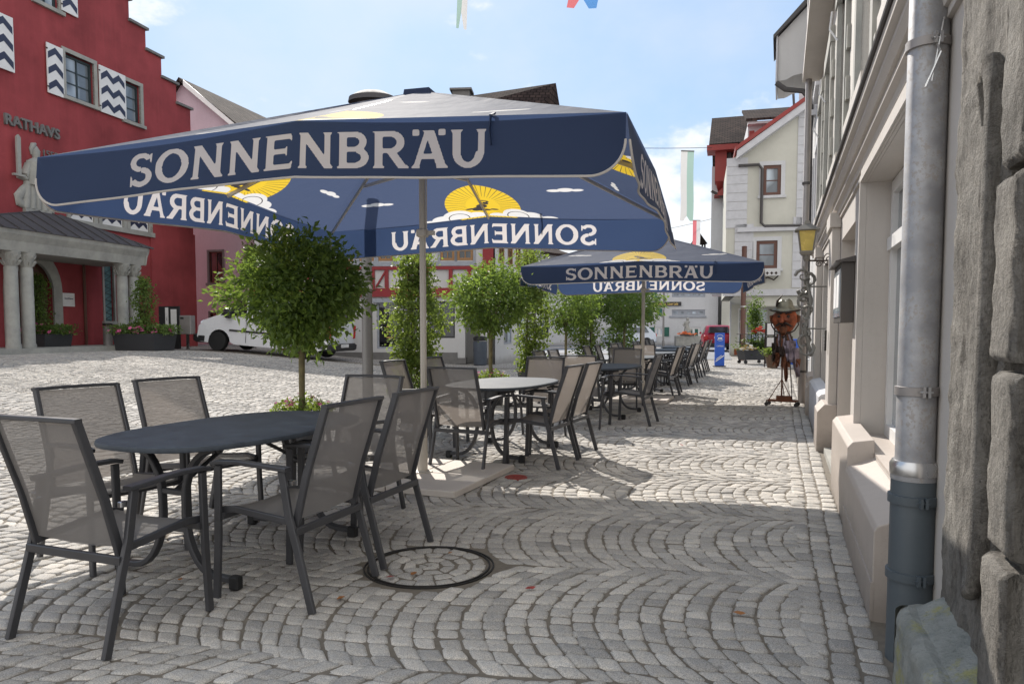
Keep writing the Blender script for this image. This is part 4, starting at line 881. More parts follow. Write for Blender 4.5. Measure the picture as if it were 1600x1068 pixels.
    m = MB(T); m.tube([(.12, -.06, .75), (.12, -.06, 4.4)], .045, 8); m.build('downpipe', M['brown_frame'], t)
    m = MB(T); m.box(-.72, -.26, -.03, -.002, 2.0, 2.42); pl = m.build('notice', M['paper'], t); text_obj('Stadthaus', .085, T @ Matrix.Translation((-.49, -.034, 2.25)), M['navy_paint'], pl, depth=.002)
    # lettering and relief
    for i, c in enumerate('RATHAVS'): pass
    text_obj('RATHAVS', .43, T @ Matrix.Translation((-1.58, -.04, 7.30)), M['stone_dark'], t, depth=.04, bold=.012, sx=1.02)
    text_obj('1555', .30, T @ Matrix.Translation((-.98, -.02, 6.62)), M['stone_dark'], t, depth=.02)
    rel_ = MB(T); X, Z = -1.50, 4.75
    def blob(pts, rads, dep=.14, n=10):
        P = [Vector((x, -.02, z)) for x, z in pts]; rings = []
        for i, p in enumerate(P):
            d = (P[min(i+1, len(P)-1)]-P[max(0, i-1)]).normalized(); s_ = Vector((-d.z, 0, d.x)); rings.append([p+s_*rads[i]*cos(a)+Vector((0, -1, 0))*dep*sin(a)*min(1, rads[i]*5) for a in [j*2*pi/n for j in range(n)]])
        rel_.loft(rings)
    blob([(X, Z+2.02), (X, Z+1.88), (X-.01, Z+1.72), (X-.02, Z+1.60)], [.05, .13, .12, .07], .2)      # head
    blob([(X+.02, Z+2.1), (X-.08, Z+2.03), (X-.15, Z+1.9), (X-.14, Z+1.74)], [.03, .09, .07, .03], .17)   # hair
    blob([(X-.03, Z+1.64), (X-.06, Z+1.5), (X-.08, Z+1.2), (X-.12, Z+.95), (X-.15, Z+.8)], [.08, .27, .30, .26, .20], .24)   # torso
    blob([(X-.28, Z+1.42), (X-.42, Z+1.1), (X-.40, Z+.98), (X-.66, Z+1.02)], [.11, .11, .09, .07], .26)  # sword arm
    blob([(X+.16, Z+1.45), (X+.30, Z+1.15), (X+.34, Z+.9)], [.12, .11, .08], .22)                   # shield arm
    for k, (a, b) in enumerate(((-.34, -.42), (-.2, -.22), (-.04, -.02), (.12, .2), (.26, .42))): blob([(X+a, Z+.92), (X+(a+b)/2, Z+.5), (X+b, Z+.12)], [.10, .13, .12], .2+.02*(k % 2))
    blob([(X-.30, Z+.85), (X-.48, Z+.62), (X-.66, Z+.42), (X-.62, Z+.25), (X-.42, Z+.16)], [.08, .14, .14, .14, .08], .13)  # cloak
    rel_.box(X-.5, X+.5, -.12, .0, Z-.02, Z+.14); rel_.build('knight_relief', M['stone'], t, smooth=True)
    m = MB(T); m.prism([(X-.79, Z+1.0), (X-.67, Z+1.0), (X-.65, Z+2.10), (X-.72, Z+2.18), (X-.79, Z+2.10)], -.2, -.14); m.box(X-.92, X-.55, -.22, -.12, Z+.98, Z+1.04); m.build('sword', M['stone'], t)
    # porch
    base = .62; pd = -1.55; xa, xb = -5.4, .62
    pt = MB(T); pt.box(xa-.3, xb+.5, pd-.45, -.006, base-.3, base+.14); pt.build('porch_step', M['stone'], t)
    for i, cx in enumerate((-3.87, -3.40, .08, .56)):
        c = MB(T); z0 = base+.14; zt = 3.36
        c.lathe([(.19, z0), (.19, z0+.08), (.165, z0+.14), (.165, zt-.42), (.15, zt-.40), (.17, zt-.36), (.19, zt-.2), (.25, zt-.04), (.25, zt)], (cx, pd), 20); cl = c.build('column', M['stone'], t, smooth=True, angle=40)
        k = MB(T)
        for q in range(10):
            a = q*2*pi/10
            for lv in (0, 1): k.tube([(cx+.165*cos(a+lv*.3), pd+.165*sin(a+lv*.3), zt-.36+.14*lv), (cx+.22*cos(a+lv*.3), pd+.22*sin(a+lv*.3), zt-.26+.14*lv), (cx+.25*cos(a+lv*.3+.1), pd+.25*sin(a+.1+lv*.3), zt-.22+.15*lv)], [.02, .03, .012], 5)
        k.build('capital', M['stone'], cl, smooth=True)
    e = MB(T); e.prism([(pd-.22, 3.36), (pd-.27, 3.62), (pd-.36, 3.80), (pd-.38, 3.92), (.0, 3.92), (0, 3.36)], xa-.2, xb+.22, 'x')
    e.prism([(xb+.2, 3.36), (xb+.27, 3.62), (xb+.36, 3.80), (xb+.38, 3.92), (xb+.2, 3.92)], pd-.30, -.01, 'y'); e.build('entablature', M['stone'], t)
    r = MB(T); z0, z1 = 3.925, 4.75; A = [(xa-.5, pd-.42, z0), (xb+.42, pd-.42, z0), (xb+.42, 0, z0), (xa-.5, 0, z0)]; rg0, rg1 = (-1.9, -.02, z1), (-1.75, -.02, z1)
    rg0, rg1 = (-1.9, -.5, z1), (-1.2, -.5, z1)
    r.poly([A[0], A[1], rg1, rg0]); r.poly([A[1], A[2], (-1.2, 0, z1-.02), rg1]); r.poly([rg0, rg1, (-1.2, 0, z1-.02), (-1.9, 0, z1-.02)]); r.poly([A[3], A[0], rg0, (-1.9, 0, z1-.02)]); r.poly(A[::-1])
    rf = r.build('porch_roof', M['metal_roof'], t); sm = MB(T)
    for i in range(15):
        f = i/14; xx = A[0][0]+(A[1][0]-A[0][0])*f; yy = A[0][1]; tx = max(rg0[0], min(rg1[0], xx)); 
        if xx > rg1[0]: g = (xx-rg1[0])/(A[1][0]-rg1[0]); tx = xx; ty = -.5+(A[0][1]+.5)*g; tz = z1+(z0-z1)*g
        elif xx < rg0[0]: g = (rg0[0]-xx)/(rg0[0]-A[0][0]); tx = xx; ty = -.5+(A[0][1]+.5)*g; tz = z1+(z0-z1)*g
        else: ty, tz = -.5, z1
        sm.tube([(xx, yy, z0+.02), (tx, ty, tz+.015)], 1, sec=(.025, .04), up=(0, 0, 1))
    sm.tube([A[1], rg1], 1, sec=(.05, .05)); sm.tube([A[0], rg0], 1, sec=(.05, .05)); sm.build('seams', M['metal_roof'], rf)
    return t
rathaus()
def small_left():
    T = frame(-12.55, 23.55, .62, 76); c = T @ Vector((0, 0, 0))
    t = thing('litter_bin', 'small cylindrical brass coloured litter bin inside the town hall porch', 'bin', frame(-13.15, 23.9, .76)); m = MB(rootm(t)); m.lathe([(.14, 0), (.14, .6), (.15, .62), (.13, .62), (.12, .5)], n=18); m.build('body', M['pipe'], t, smooth=True, angle=40)
    m = MB(rootm(t)); m.lathe([(.15, .64), (.15, .70), (.02, .72)], n=18); m.build('lid', M['iron'], t, smooth=True, angle=40)
    T = frame(-11.45, 24.6, gz(-11.45, 24.6), -12); t = thing('information_board', 'black two panel information board with white posters beside the town hall corner', 'notice board', T)
    m = MB(T); m.box(-.38, .38, -.04, .04, 0, 1.42); m.build('panel', M['trim'], t)
    m = MB(T); m.box(-.13, -.01, -.05, -.043, .55, 1.38); m.box(.08, .30, -.05, -.043, .5, 1.32); ps = m.build('poster', M['paper'], t); text_obj('i', .2, T @ Matrix.Translation((-.07, -.052, 1.0)), M['navy_paint'], ps, depth=.001)
    T = frame(-10.75, 24.35, gz(-10.75, 24.3), -10); t = thing('parcel_box', 'brushed metal box on a short post between the information board and the van', 'box', T)
    m = MB(T); m.cbox(-.2, .2, -.14, .14, .50, 1.12, .015); m.build('case', M['pipe'], t); m = MB(T); m.box(-.16, -.04, -.148, -.141, 1.0, 1.06); m.build('slot', M['trim'], t); m = MB(T); m.box(-.04, .04, -.03, .03, 0, .5); m.build('post', M['steel'], t)
small_left()
# ---------------------------------------------------------------- mauve house behind the hall
def mauve():
    T, L = p2((-14.3, 33.6), (-9.3, 32.2)); t = thing('mauve_house', 'mauve rendered house with a grey brown tiled gable, right of the town hall', 'building', T)
    ws = [(.62, 1.35, .75, 2.0), (.62, 1.35, 3.35, 4.75), (2.6, 3.3, 3.35, 4.75)]
    m = MB(T); wall_holes(m, -2, L, -.2, 7.5, ws, .15, depth=9)
    m.prism([(-2.8, 7.5), (L, 7.5), (L, 8.2), (-.3, 12.2), (-.9, 12.2)], 0, 9, 'y'); m.build('wall', M['pink'], t)
    for q in ws:
        surround(T, t, *q, .09, M['stone_dark'], .02); window(T, t, *q, .1, M['brown_frame'], M['glass_dark'], 2, 1, .05)
    r = MB(T); r.poly([(-.45, -.35, 12.45), (L+.6, -.35, 7.7), (L+.6, 9, 7.7), (-.45, 9, 12.45)]); r.poly([(-.45, -.35, 12.3), (-.45, 9, 12.3), (L+.6, 9, 7.55), (L+.6, -.35, 7.55)]); r.poly([(-.45, -.35, 12.45), (-.45, -.35, 12.3), (L+.6, -.35, 7.55), (L+.6, -.35, 7.7)])
    r.poly([(-.45, -.35, 12.45), (-.45, 9, 12.45), (-4, 9, 8), (-4, -.35, 8)])
    o = r.build('roof', M['tiles_grey'], t); roof_uv(o)
    m = MB(T); m.prism([(L*.0-.2, 12.05), (L+.5, 7.35), (L+.5, 7.55), (-.2, 12.3)], -.38, -.34); m.build('verge_board', M['white_paint'], t)
mauve()
def back_roof(name, label, p0, p1, z_eave, z_ridge, dep, mt='tiles', wallm='whitewall', over=.5, chim=None):
    T, L = p2(p0, p1); t = thing(name, label, 'building', T)
    m = MB(T); m.prism([(0, 0), (dep, 0), (dep, z_eave), (dep/2, z_ridge-.1), (0, z_eave)], 0, L, 'x'); m.build('wall', M[wallm], t)
    r = MB(T); r.prism([(-over, z_eave-.35), (dep/2, z_ridge), (dep+over, z_eave-.35), (dep+over, z_eave-.2), (dep/2, z_ridge+.18), (-over, z_eave-.2)], -.3, L+.3, 'x'); o = r.build('roof', M[mt], t); roof_uv(o)
    return T, L, t
# ---------------------------------------------------------------- half timbered house
def timbered():
    A, B = (-9.6, 27.6), (-.72, 26.9); T, L = p2(A, B); t = thing('half_timbered_house', 'half timbered corner house with red beams, ochre windows and a dark shop window', 'building', T)
    gzb = -.1; X = lambda px: (px-800)/F*27.1+9.6
    shop = (X(588), X(652), .55, 2.25)
    holes = [shop, (X(668), X(712), .95, 2.3)]
    g = MB(T); wall_holes(g, 0, X(716), gzb, 2.62, holes, .2); g.build('ground_floor_wall', M['whitewall'], t)
    g = MB(T); g.box(0, X(716), -.04, -.003, gzb, .42); g.build('plinth', M['stone_dark'], t)
    # recessed arcade at the corner
    g = MB(T); g.poly([(X(716), .6, 0), (L+.3, 2.4, 0), (L+.3, 2.4, 2.62), (X(716), .6, 2.62)]); g.build('arcade_wall', M['whitewall'], t)
    for xc in (X(721), X(757)): g = MB(T); g.box(xc-.16, xc+.16, 0, .34, 0, 2.46); p_ = g.build('arcade_pillar', M['whitewall'], t); g = MB(T); g.box(xc-.19, xc+.19, -.03, .37, 0, .22); g.build('pillar_foot', M['stone_dark'], p_)
    window(T, t, *shop, .12, M['grey_paint'], M['glass_dark'], 1, 1, .07, name='shop_window')
    for k, (s_, z, h) in enumerate((('Boutique & Atelier', 2.02, .105), ('zur alten Post', 1.88, .09))): text_obj(s_, h, T @ Matrix.Translation((X(618), .045, z)), M['paper'], t, depth=.002)
    g = MB(T)
    for i, c in enumerate((1.35, 1.15, .95)): g.box(X(603), X(603)+.28, .02, .035, c, c+.035)
    g.build('window_stickers', M['gold'], t)
    g = MB(T); g.box(shop[0]-.12, shop[1]+.15, -.10, -.003, 2.25, 2.40); g.build('awning_box', M['grey_paint'], t)
    window(T, t, *holes[1], .12, M['trim'], M['glass_dark'], 1, 1, .06)
    # beams and panels of the upper storey
    z0 = 2.62; zs = 3.55; zt = 6.8
    winx = [(X(a), X(b)) for a, b in ((500, 522), (530, 552), (562, 585), (592, 615), (640, 662), (690, 712), (716, 741))]
    g = MB(T); wall_holes(g, 0, L, z0, zt, [(a, b, 3.78, 4.72) for a, b in winx]+[(a, b, 5.5, 6.4) for a, b in winx], .12, depth=8); g.build('upper_wall', M['whitewall'], t)
    b = MB(T); b.box(-.05, L+.12, -.10, -.002, z0-.16, z0+.16); b.box(-.05, L+.12, -.08, -.002, zs-.1, zs+.02); b.box(L-.34, L+.04, -.085, .3, z0+.16, zt)
    for xc in (X(480), X(513), X(546), X(583), X(605), X(640), X(668), X(706), X(735)): b.box(xc-.07, xc+.07, -.07, -.002, z0+.16, zs-.1)
    b.tube([(X(583)+.12, -.04, z0+.2), (X(583)+.5, -.04, zs-.12)], 1, sec=(.1, .06)); b.box(-.05, L+.1, -.09, -.002, 4.86, 5.06); b.build('beams', M['red_beam'], t)
    b = MB(T); b.box(X(495), X(745), -.06, -.002, 3.58, 3.74); b.box(X(495), X(745), -.075, -.002, 4.73, 4.84)
    for a, c in winx: b.box(a-.09, a-.005, -.05, -.002, 3.74, 4.73); b.box(c+.005, c+.09, -.05, -.002, 3.74, 4.73)
    b.build('window_boards', M['grey_paint'], t)
    for a, c in winx:
        window(T, t, a, c, 3.78, 4.72, .05, M['ochre_frame'], M['glass'], 2, 3, .09, .035); window(T, t, a, c, 5.5, 6.4, .05, M['ochre_frame'], M['glass'], 2, 3, .09, .035)
    # side wing running back to the right with its row of windows
    T2, L2 = p2((-.62, 26.95), (1.15, 33.6)); g = MB(T2); holes = [(.5+1.25*k, 1.25+1.25*k, 3.75, 4.7) for k in range(5)]; g_low = [(1.2, 2.3, .7, 2.2), (3.2, 4.6, .7, 2.2)]
    wall_holes(g, .0, L2, -.05, zt, holes+g_low, .12); g.build('side_wall', M['whitewall'], t)
    for q in holes: window(T2, t, *q, .05, M['ochre_frame'], M['glass'], 2, 3, .08, .03)
    for q in g_low: window(T2, t, *q, .05, M['grey_paint'], M['glass_sky'], 2, 1, .07, .03)
    b = MB(T2); b.box(0, L2, -.09, -.002, 2.5, 2.75); b.box(0, L2, -.08, -.002, 4.86, 5.02)
    for k in range(7): b.box(.2+k*1.05, .32+k*1.05, -.06, -.002, 5.02, zt)
    b.build('side_beams', M['red_beam'], t); b = MB(T2); b.box(.2, L2, -.16, -.002, 4.72, 4.84); b.build('side_cornice', M['grey_paint'], t)
    r = MB(T); r.poly([(-3, -.6, 6.6), (L+.3, -.6, 6.6), (L+2.2, 4.4, 11.45), (-1.8, 4.4, 9.9)]); r.poly([(L+.3, -.6, 6.6), (L+3.2, 9, 6.6), (L+2.2, 4.4, 11.45)]); r.poly([(-1.8, 4.4, 9.9), (L+2.2, 4.4, 11.45), (L+3.2, 9, 6.6), (-3, 9, 6.6)]); o = r.build('roof', M['tiles'], t); roof_uv(o)
    m = MB(T); m.lathe([(.65, 9.0), (.65, 10.55), (.9, 10.6), (.86, 10.8), (.5, 11.0), (.02, 11.1)], (3.55, 3.6), 24, 1.1, .8); m.build('round_dormer', M['metal_roof'], t, smooth=True, angle=30)
    m = MB(T); m.box(6.9, 7.6, 3.6, 4.2, 9.5, 11.0); m.box(6.8, 7.7, 3.5, 4.3, 11.0, 11.08); m.build('chimney', M['stone_dark'], t)
timbered()
def street_bin():
    x, y = -1.14, 26.3; T = frame(x, y, 0); t = thing('street_bin', 'tall blue grey round litter bin standing before the arcade of the half timbered house', 'bin', T); m = MB(T); m.lathe([(.22, 0), (.24, .05), (.25, .80), (.25, .84)], n=20); m.build('body', M['bin'], t, smooth=True, angle=40)
    m = MB(T); m.lathe([(.25, .86), (.26, .98), (.2, 1.02), (.02, 1.04)], n=20); m.build('lid', M['trim'], t, smooth=True, angle=40)
street_bin()
def shrub(x, y, z, r_, n, label):
    t = thing('shrub', label, 'shrub', frame(x, y, gz(x, y))); P, tn = crown_pts((x, y, z), r_[0], r_[1], n, 77, .2); leaves_mesh('foliage', P, .13, M['leaf_vine'], t, 5, tint=tn); m = MB()
    for k in range(4): m.tube([(x, y, gz(x, y)), (x+.3*cos(k*1.6), y+.3*sin(k*1.6), z*.6), (x+.4*cos(k*1.6+.3), y+.3*sin(k*1.6), z+r_[1]*.4)], [.05, .04, .02], 6)
    m.build('stem', M['bark'], t)
shrub(-9.6, 30.0, 3.6, (1.1, 1.9), 5200, 'light green tall shrub against the mauve house, peeking out left of the nearest small tree')
# ---------------------------------------------------------------- far houses at the end of the square
def far_white():
    T, L = p2((1.0, 60), (16.2, 58)); t = thing('far_white_house', 'distant white house with green shutters, window bands and a black gold shop sign', 'building', T)
    X = lambda px: (px-800)/F*59-1.0; Z = lambda py: ZC-(py-513)/F*59
    h = [(X(1049), X(1099), Z(493), Z(484)), (X(1049), X(1099), Z(465), Z(457)), (X(1020), X(1026), Z(493), Z(482)), (X(940), X(948), Z(493), Z(482)), (X(900), X(908), Z(493), Z(482)), (X(1024), X(1037), Z(525), Z(511)), (X(1073), X(1092), Z(527), Z(511)), (X(880), X(930), Z(527), Z(506)), (X(1010), X(1018), Z(466), Z(457)), (X(940), X(948), Z(466), Z(457))]
    m = MB(T); wall_holes(m, -1, L, -.3, 6.9, h, .2, depth=9); m.build('wall', M['grey_white'], t)
    r = MB(T); r.prism([(-.6, 6.7), (4.5, 7.5), (9.6, 6.7), (9.6, 6.9), (4.5, 7.7), (-.6, 6.9)], -1.3, L+.3, 'x'); o = r.build('roof', M['tiles'], t); roof_uv(o)
    for i, q in enumerate(h): window(T, t, *q, .12, M['grey_paint'] if i < 2 else M['white_paint'], M['glass_sky'] if i != 6 else M['green_paint'], 5 if i < 2 else 2, 1, .14, .18)
    g = MB(T); sh = []
    for q in h[2:6]+h[8:]:
        for a, b in ((q[0]-.42, q[0]-.05), (q[1]+.05, q[1]+.42)): g = MB(T); g.box(a, b, -.06, -.004, q[2], q[3]); g.build('shutter', M['green_paint'], t)
    g = MB(T); g.box(X(1013), X(1063), -.10, -.004, Z(478), Z(472)); sg = g.build('shop_sign', M['trim'], t); text_obj('Buchhandlung z. blauen Lade', .27, T @ Matrix.Translation(((X(1013)+X(1063))/2, -.12, Z(475.2))), M['gold'], sg, depth=.01, bold=.008, sx=.66)
    g = MB(T); g.box(X(1045), X(1101), -.08, -.004, Z(496), Z(493.5)); g.build('window_ledge', M['grey_paint'], t)
far_white()
def far_left():
    T, L = p2((-6, 47), (4.4, 58)); t = thing('far_grey_house', 'distant pale house behind the small trees, left of the white house', 'building', T)
    m = MB(T); h = [(.8+2.2*k, 1.9+2.2*k, 3.6, 5.0) for k in range(6)]+[(.8+2.2*k, 2.0+2.2*k, .6, 2.4) for k in range(6)]; wall_holes(m, 0, L, -.2, 6.9, h, .2, depth=6); m.build('wall', M['grey_white'], t)
    for i, q in enumerate(h): window(T, t, *q, .12, M['white_paint'], M['glass'], 2, 2, .08)
    r = MB(T); r.prism([(-.5, 6.8), (3, 7.9), (6.5, 6.8), (6.5, 7.0), (3, 8.1), (-.5, 7.0)], -.3, L+.3, 'x'); o = r.build('roof', M['tiles'], t); roof_uv(o)
far_left()
def far_cream():
    T, L = p2((16.2, 57), (30, 50)); t = thing('far_cream_house', 'cream panelled house front with a red shutter, behind the red car', 'building', T)
    h = [(1.0, 2.2, .1, 2.6), (.6, 1.9, 4.3, 6.0), (3.2, 6.0, .6, 3.3), (7.5, 10, .6, 3.3)]
    m = MB(T); wall_holes(m, 0, L, -.3, 3.9, [q for q in h if q[3] < 3.9], .2, depth=7); 
    for k in range(14): m.box(.05+k*.0, L, -.012, -.004, .2+k*.26, .2+k*.26+.012)
    m.build('lower_wall', M['yellow'], t)
    m = MB(T); m.T = T; wall_holes(m, 0, L, 3.9, 8.5, [(.6, 1.9, 4.3, 6.0)], .2, depth=7); m.build('upper_wall', M['grey_white'], t)
    for q in h: window(T, t, *q, .12, M['brown_frame'] if q[3] < 3 else M['white_paint'], M['glass_sky'], 2, 2, .1)
    m = MB(T); m.box(-.0, .5, -.07, -.004, 4.3, 6.0); m.build('shutter', M['red_paint'], t); m = MB(T); m.box(-.1, L, -.2, -.004, 3.8, 4.0); m.build('string_course', M['grey_paint'], t)
    m = MB(T); m.prism([(-.5, 8.4), (3.5, 10.5), (7.5, 8.4)], -.2, L, 'x'); o = m.build('roof', M['tiles'], t); roof_uv(o)
far_cream()
# ---------------------------------------------------------------- right side of the street
def house_right():
    """cream house with display window, along the street; local x runs towards the camera (x = -s)"""
    x, y = st(0, .60); T = frame(x, y, 0, 250); t = thing('cream_house', 'cream rendered house on the right with display window, taupe plinths and a heavy cornice', 'building', T)
    S = lambda s: -s
    disp = (S(5.93), S(3.45), .50, 2.36); door1 = (S(8.25), S(6.75), .06, 2.2); door2 = (S(11.6), S(9.6), .5, 2.2)
    H = [disp, door1, door2]
    m = MB(T); wall_holes(m, S(13.9), S(2.72), 0, 2.55, H, .24); m.poly([(S(2.72), 0, 0), (S(2.72), 1, 0), (S(2.72), 1, 9.5), (S(2.72), 0, 9.5)]); m.build('ground_floor_wall', M['cream'], t)
    up = [(S(c+.55), S(c-.55), 3.0, 4.9) for c in (3.75, 6.15, 8.55, 10.95, 13.0)]+[(S(c+.5), S(c-.5), 6.2, 7.9) for c in (3.75, 6.15, 8.55, 10.95, 13.0)]
    m = MB(T); wall_holes(m, S(13.9), S(2.72), 2.55, 9.6, up, .20, depth=7); m.poly([(S(13.9), 0, 0), (S(13.9), 0, 9.6), (S(13.9), 7, 9.6), (S(13.9), 7, 0)]); m.build('upper_wall', M['beige_light'], t)
    # display window: moulded casing, white frame, glass
    c = MB(T)
    for k, (w_, p_) in enumerate(((.17, .018), (.11, .032), (.05, .045))):
        c.box(disp[0]-w_, disp[0]-.004*k, -p_, -.001-.001*k, .58, disp[3]+w_); c.box(disp[0]-w_, disp[1]+w_, -p_-.001, -.002-.001*k, disp[3]+.004*k, disp[3]+w_)
    c.build('window_casing', M['cream'], t)
    w_ = window(T, t, disp[0]+.02, disp[1], disp[2]+.02, disp[3]-.01, .21, M['white_paint'], M['glass_sky'], 2, 1, .09, .07, name='display_window', th=.05)
    m = MB(T); m.box(disp[0]+.02, disp[1], .14, .2, 1.86, 1.95); m.build('transom', M['white_paint'], w_)
    m = MB(T); m.prism([(-.001, .50), (.20, .505), (.20, .525), (-.001, .52)], disp[0]+.003, disp[1], 'x'); m.build('window_sill', M['taupe'], t)
    # doors
    for i, q in enumerate((door1, door2)):
        f = MB(T); f.box(q[0], q[1], .18, .23, q[2], q[3]); d = f.build('door', M['taupe'] if i == 0 else M['grey_white'], t); g = MB(T); W = q[1]-q[0]
        for a, b, z0, z1 in ((.12, .44, .3, .9), (.56, .88, .3, .9), (.12, .44, 1.05, 2.0), (.56, .88, 1.05, 2.0)): g.box(q[0]+W*a, q[0]+W*b, .165, .182, q[2]+z0, min(q[3]-.1, z1))
        g.build('door_panels', M['cream'] if i == 0 else M['glass_sky'], d); g = MB(T); g.tube([(q[1]-.12, .15, 1.0), (q[1]-.12, .13, 1.12)], .012, 6); g.build('handle', M['steel'], d)
    m = MB(T); m.box(door1[0], door1[1], -.12, .18, -.02, .055); m.build('threshold', M['stone'], t)
    # ledge under the display window, plinths and pilasters
    m = MB(T); m.prism([(-.165, -.05), (-.165, .40), (-.15, .425), (0, .49), (0, -.05)], S(5.03), S(3.50), 'x'); m.build('window_ledge', M['taupe'], t, bevel=.006)
    m = MB(T); m.prism([(-.155, -.05), (-.155, .545), (-.125, .58), (0, .60), (0, -.05)], S(6.50), S(5.032), 'x'); m.build('plinth', M['taupe'], t, bevel=.006)
    m = MB(T); m.prism([(-.155, -.05), (-.155, .17), (-.172, .17), (-.172, -.05)], S(5.03), S(3.50), 'x'); m.build('ledge_base', M['taupe'], t)
    for a, b in ((8.31, 8.95), (11.75, 12.3)):
        m = MB(T); m.prism([(-.19, -.05), (-.19, .42), (-.12, .50), (0, .50), (0, -.05)], S(b), S(a), 'x'); p_ = m.build('pilaster_foot', M['taupe'], t, bevel=.006); m = MB(T); m.box(S(b)+.06, S(a)-.06, -.085, -.003, .49, 2.35); m.box(S(b)+.02, S(a)-.02, -.11, -.003, 2.35, 2.5); m.build('pilaster', M['cream'], p_, bevel=.004)
    m = MB(T); m.prism([(-.15, -.05), (-.15, .52), (-.12, .55), (0, .58), (0, -.05)], S(11.7), S(8.97), 'x'); m.build('plinth', M['grey_white'], t, bevel=.006)
    m = MB(T); m.prism([(-.15, -.05), (-.15, .52), (-.12, .55), (0, .58), (0, -.05)], S(13.6), S(12.35), 'x'); m.build('plinth', M['taupe'], t, bevel=.006)
    # cornice over the ground floor: a run of mouldings
    c = MB(T); pr = [(0, 2.44), (-.02, 2.44), (-.02, 2.475), (-.035, 2.475), (-.045, 2.51), (-.075, 2.53), (-.075, 2.56), (-.095, 2.565), (-.12, 2.60), (-.12, 2.625), (-.15, 2.64), (-.155, 2.675), (-.145, 2.685), (0, 2.72)]
    c.prism(pr, S(13.9), S(2.72), 'x'); c.build('cornice', M['cream'], t)
    c = MB(T); c.tube([(S(13.9), -.163, 2.69), (S(2.72), -.163, 2.69)], .014, 8); c.build('cornice_flashing', M['pipe_dark'], t)
    for q in up:
        f = MB(T); w_ = .16
        f.box(q[0]-w_, q[0], -.045, .05, q[2], q[3]); f.box(q[1], q[1]+w_, -.045, .05, q[2], q[3]); f.box(q[0]-w_-.02, q[1]+w_+.02, -.06, .05, q[3], q[3]+.2); fr = f.build('stone_surround', M['stone'], t)
        f = MB(T); z = q[2]; k = 0
        while z < q[3]-.1:
            if k % 2 == 0: f.box(q[0]-w_-.10, q[0]-w_-.001, -.035, -.002, z, z+.22); f.box(q[1]+w_+.001, q[1]+w_+.10, -.035, -.002, z, z+.22)
            z += .24; k += 1
        f.build('quoin_strip', M['stone'], fr); f = MB(T); f.box(q[0]-w_-.05, q[1]+w_+.05, -.11, .19, q[2]-.10, q[2]); f.box(q[0]-w_, q[1]+w_, -.07, -.002, q[2]-.18, q[2]-.10); f.build('sill', M['cream'], fr)
        window(T, t, q[0]+.01, q[1]-.01, q[2]+.01, q[3]-.01, .12, M['white_paint'], M['glass_sky'], 2, 2, .07, .06)
        b = MB(T); b.tube([(q[0]-.05, -.10, q[3]-.05), (q[0]-.04, -.12, q[3]-.25), (q[0]+.02, -.04, q[3]-.4)], .012, 5); b.build('bracket', M['white_paint'], fr)
    c = MB(T); c.box(S(13.9), S(2.72), -.35, -.003, 9.45, 9.6); c.box(S(13.9), S(2.72), -.3, -.003, 5.55, 5.7); c.build('eaves', M['cream'], t)
house_right()
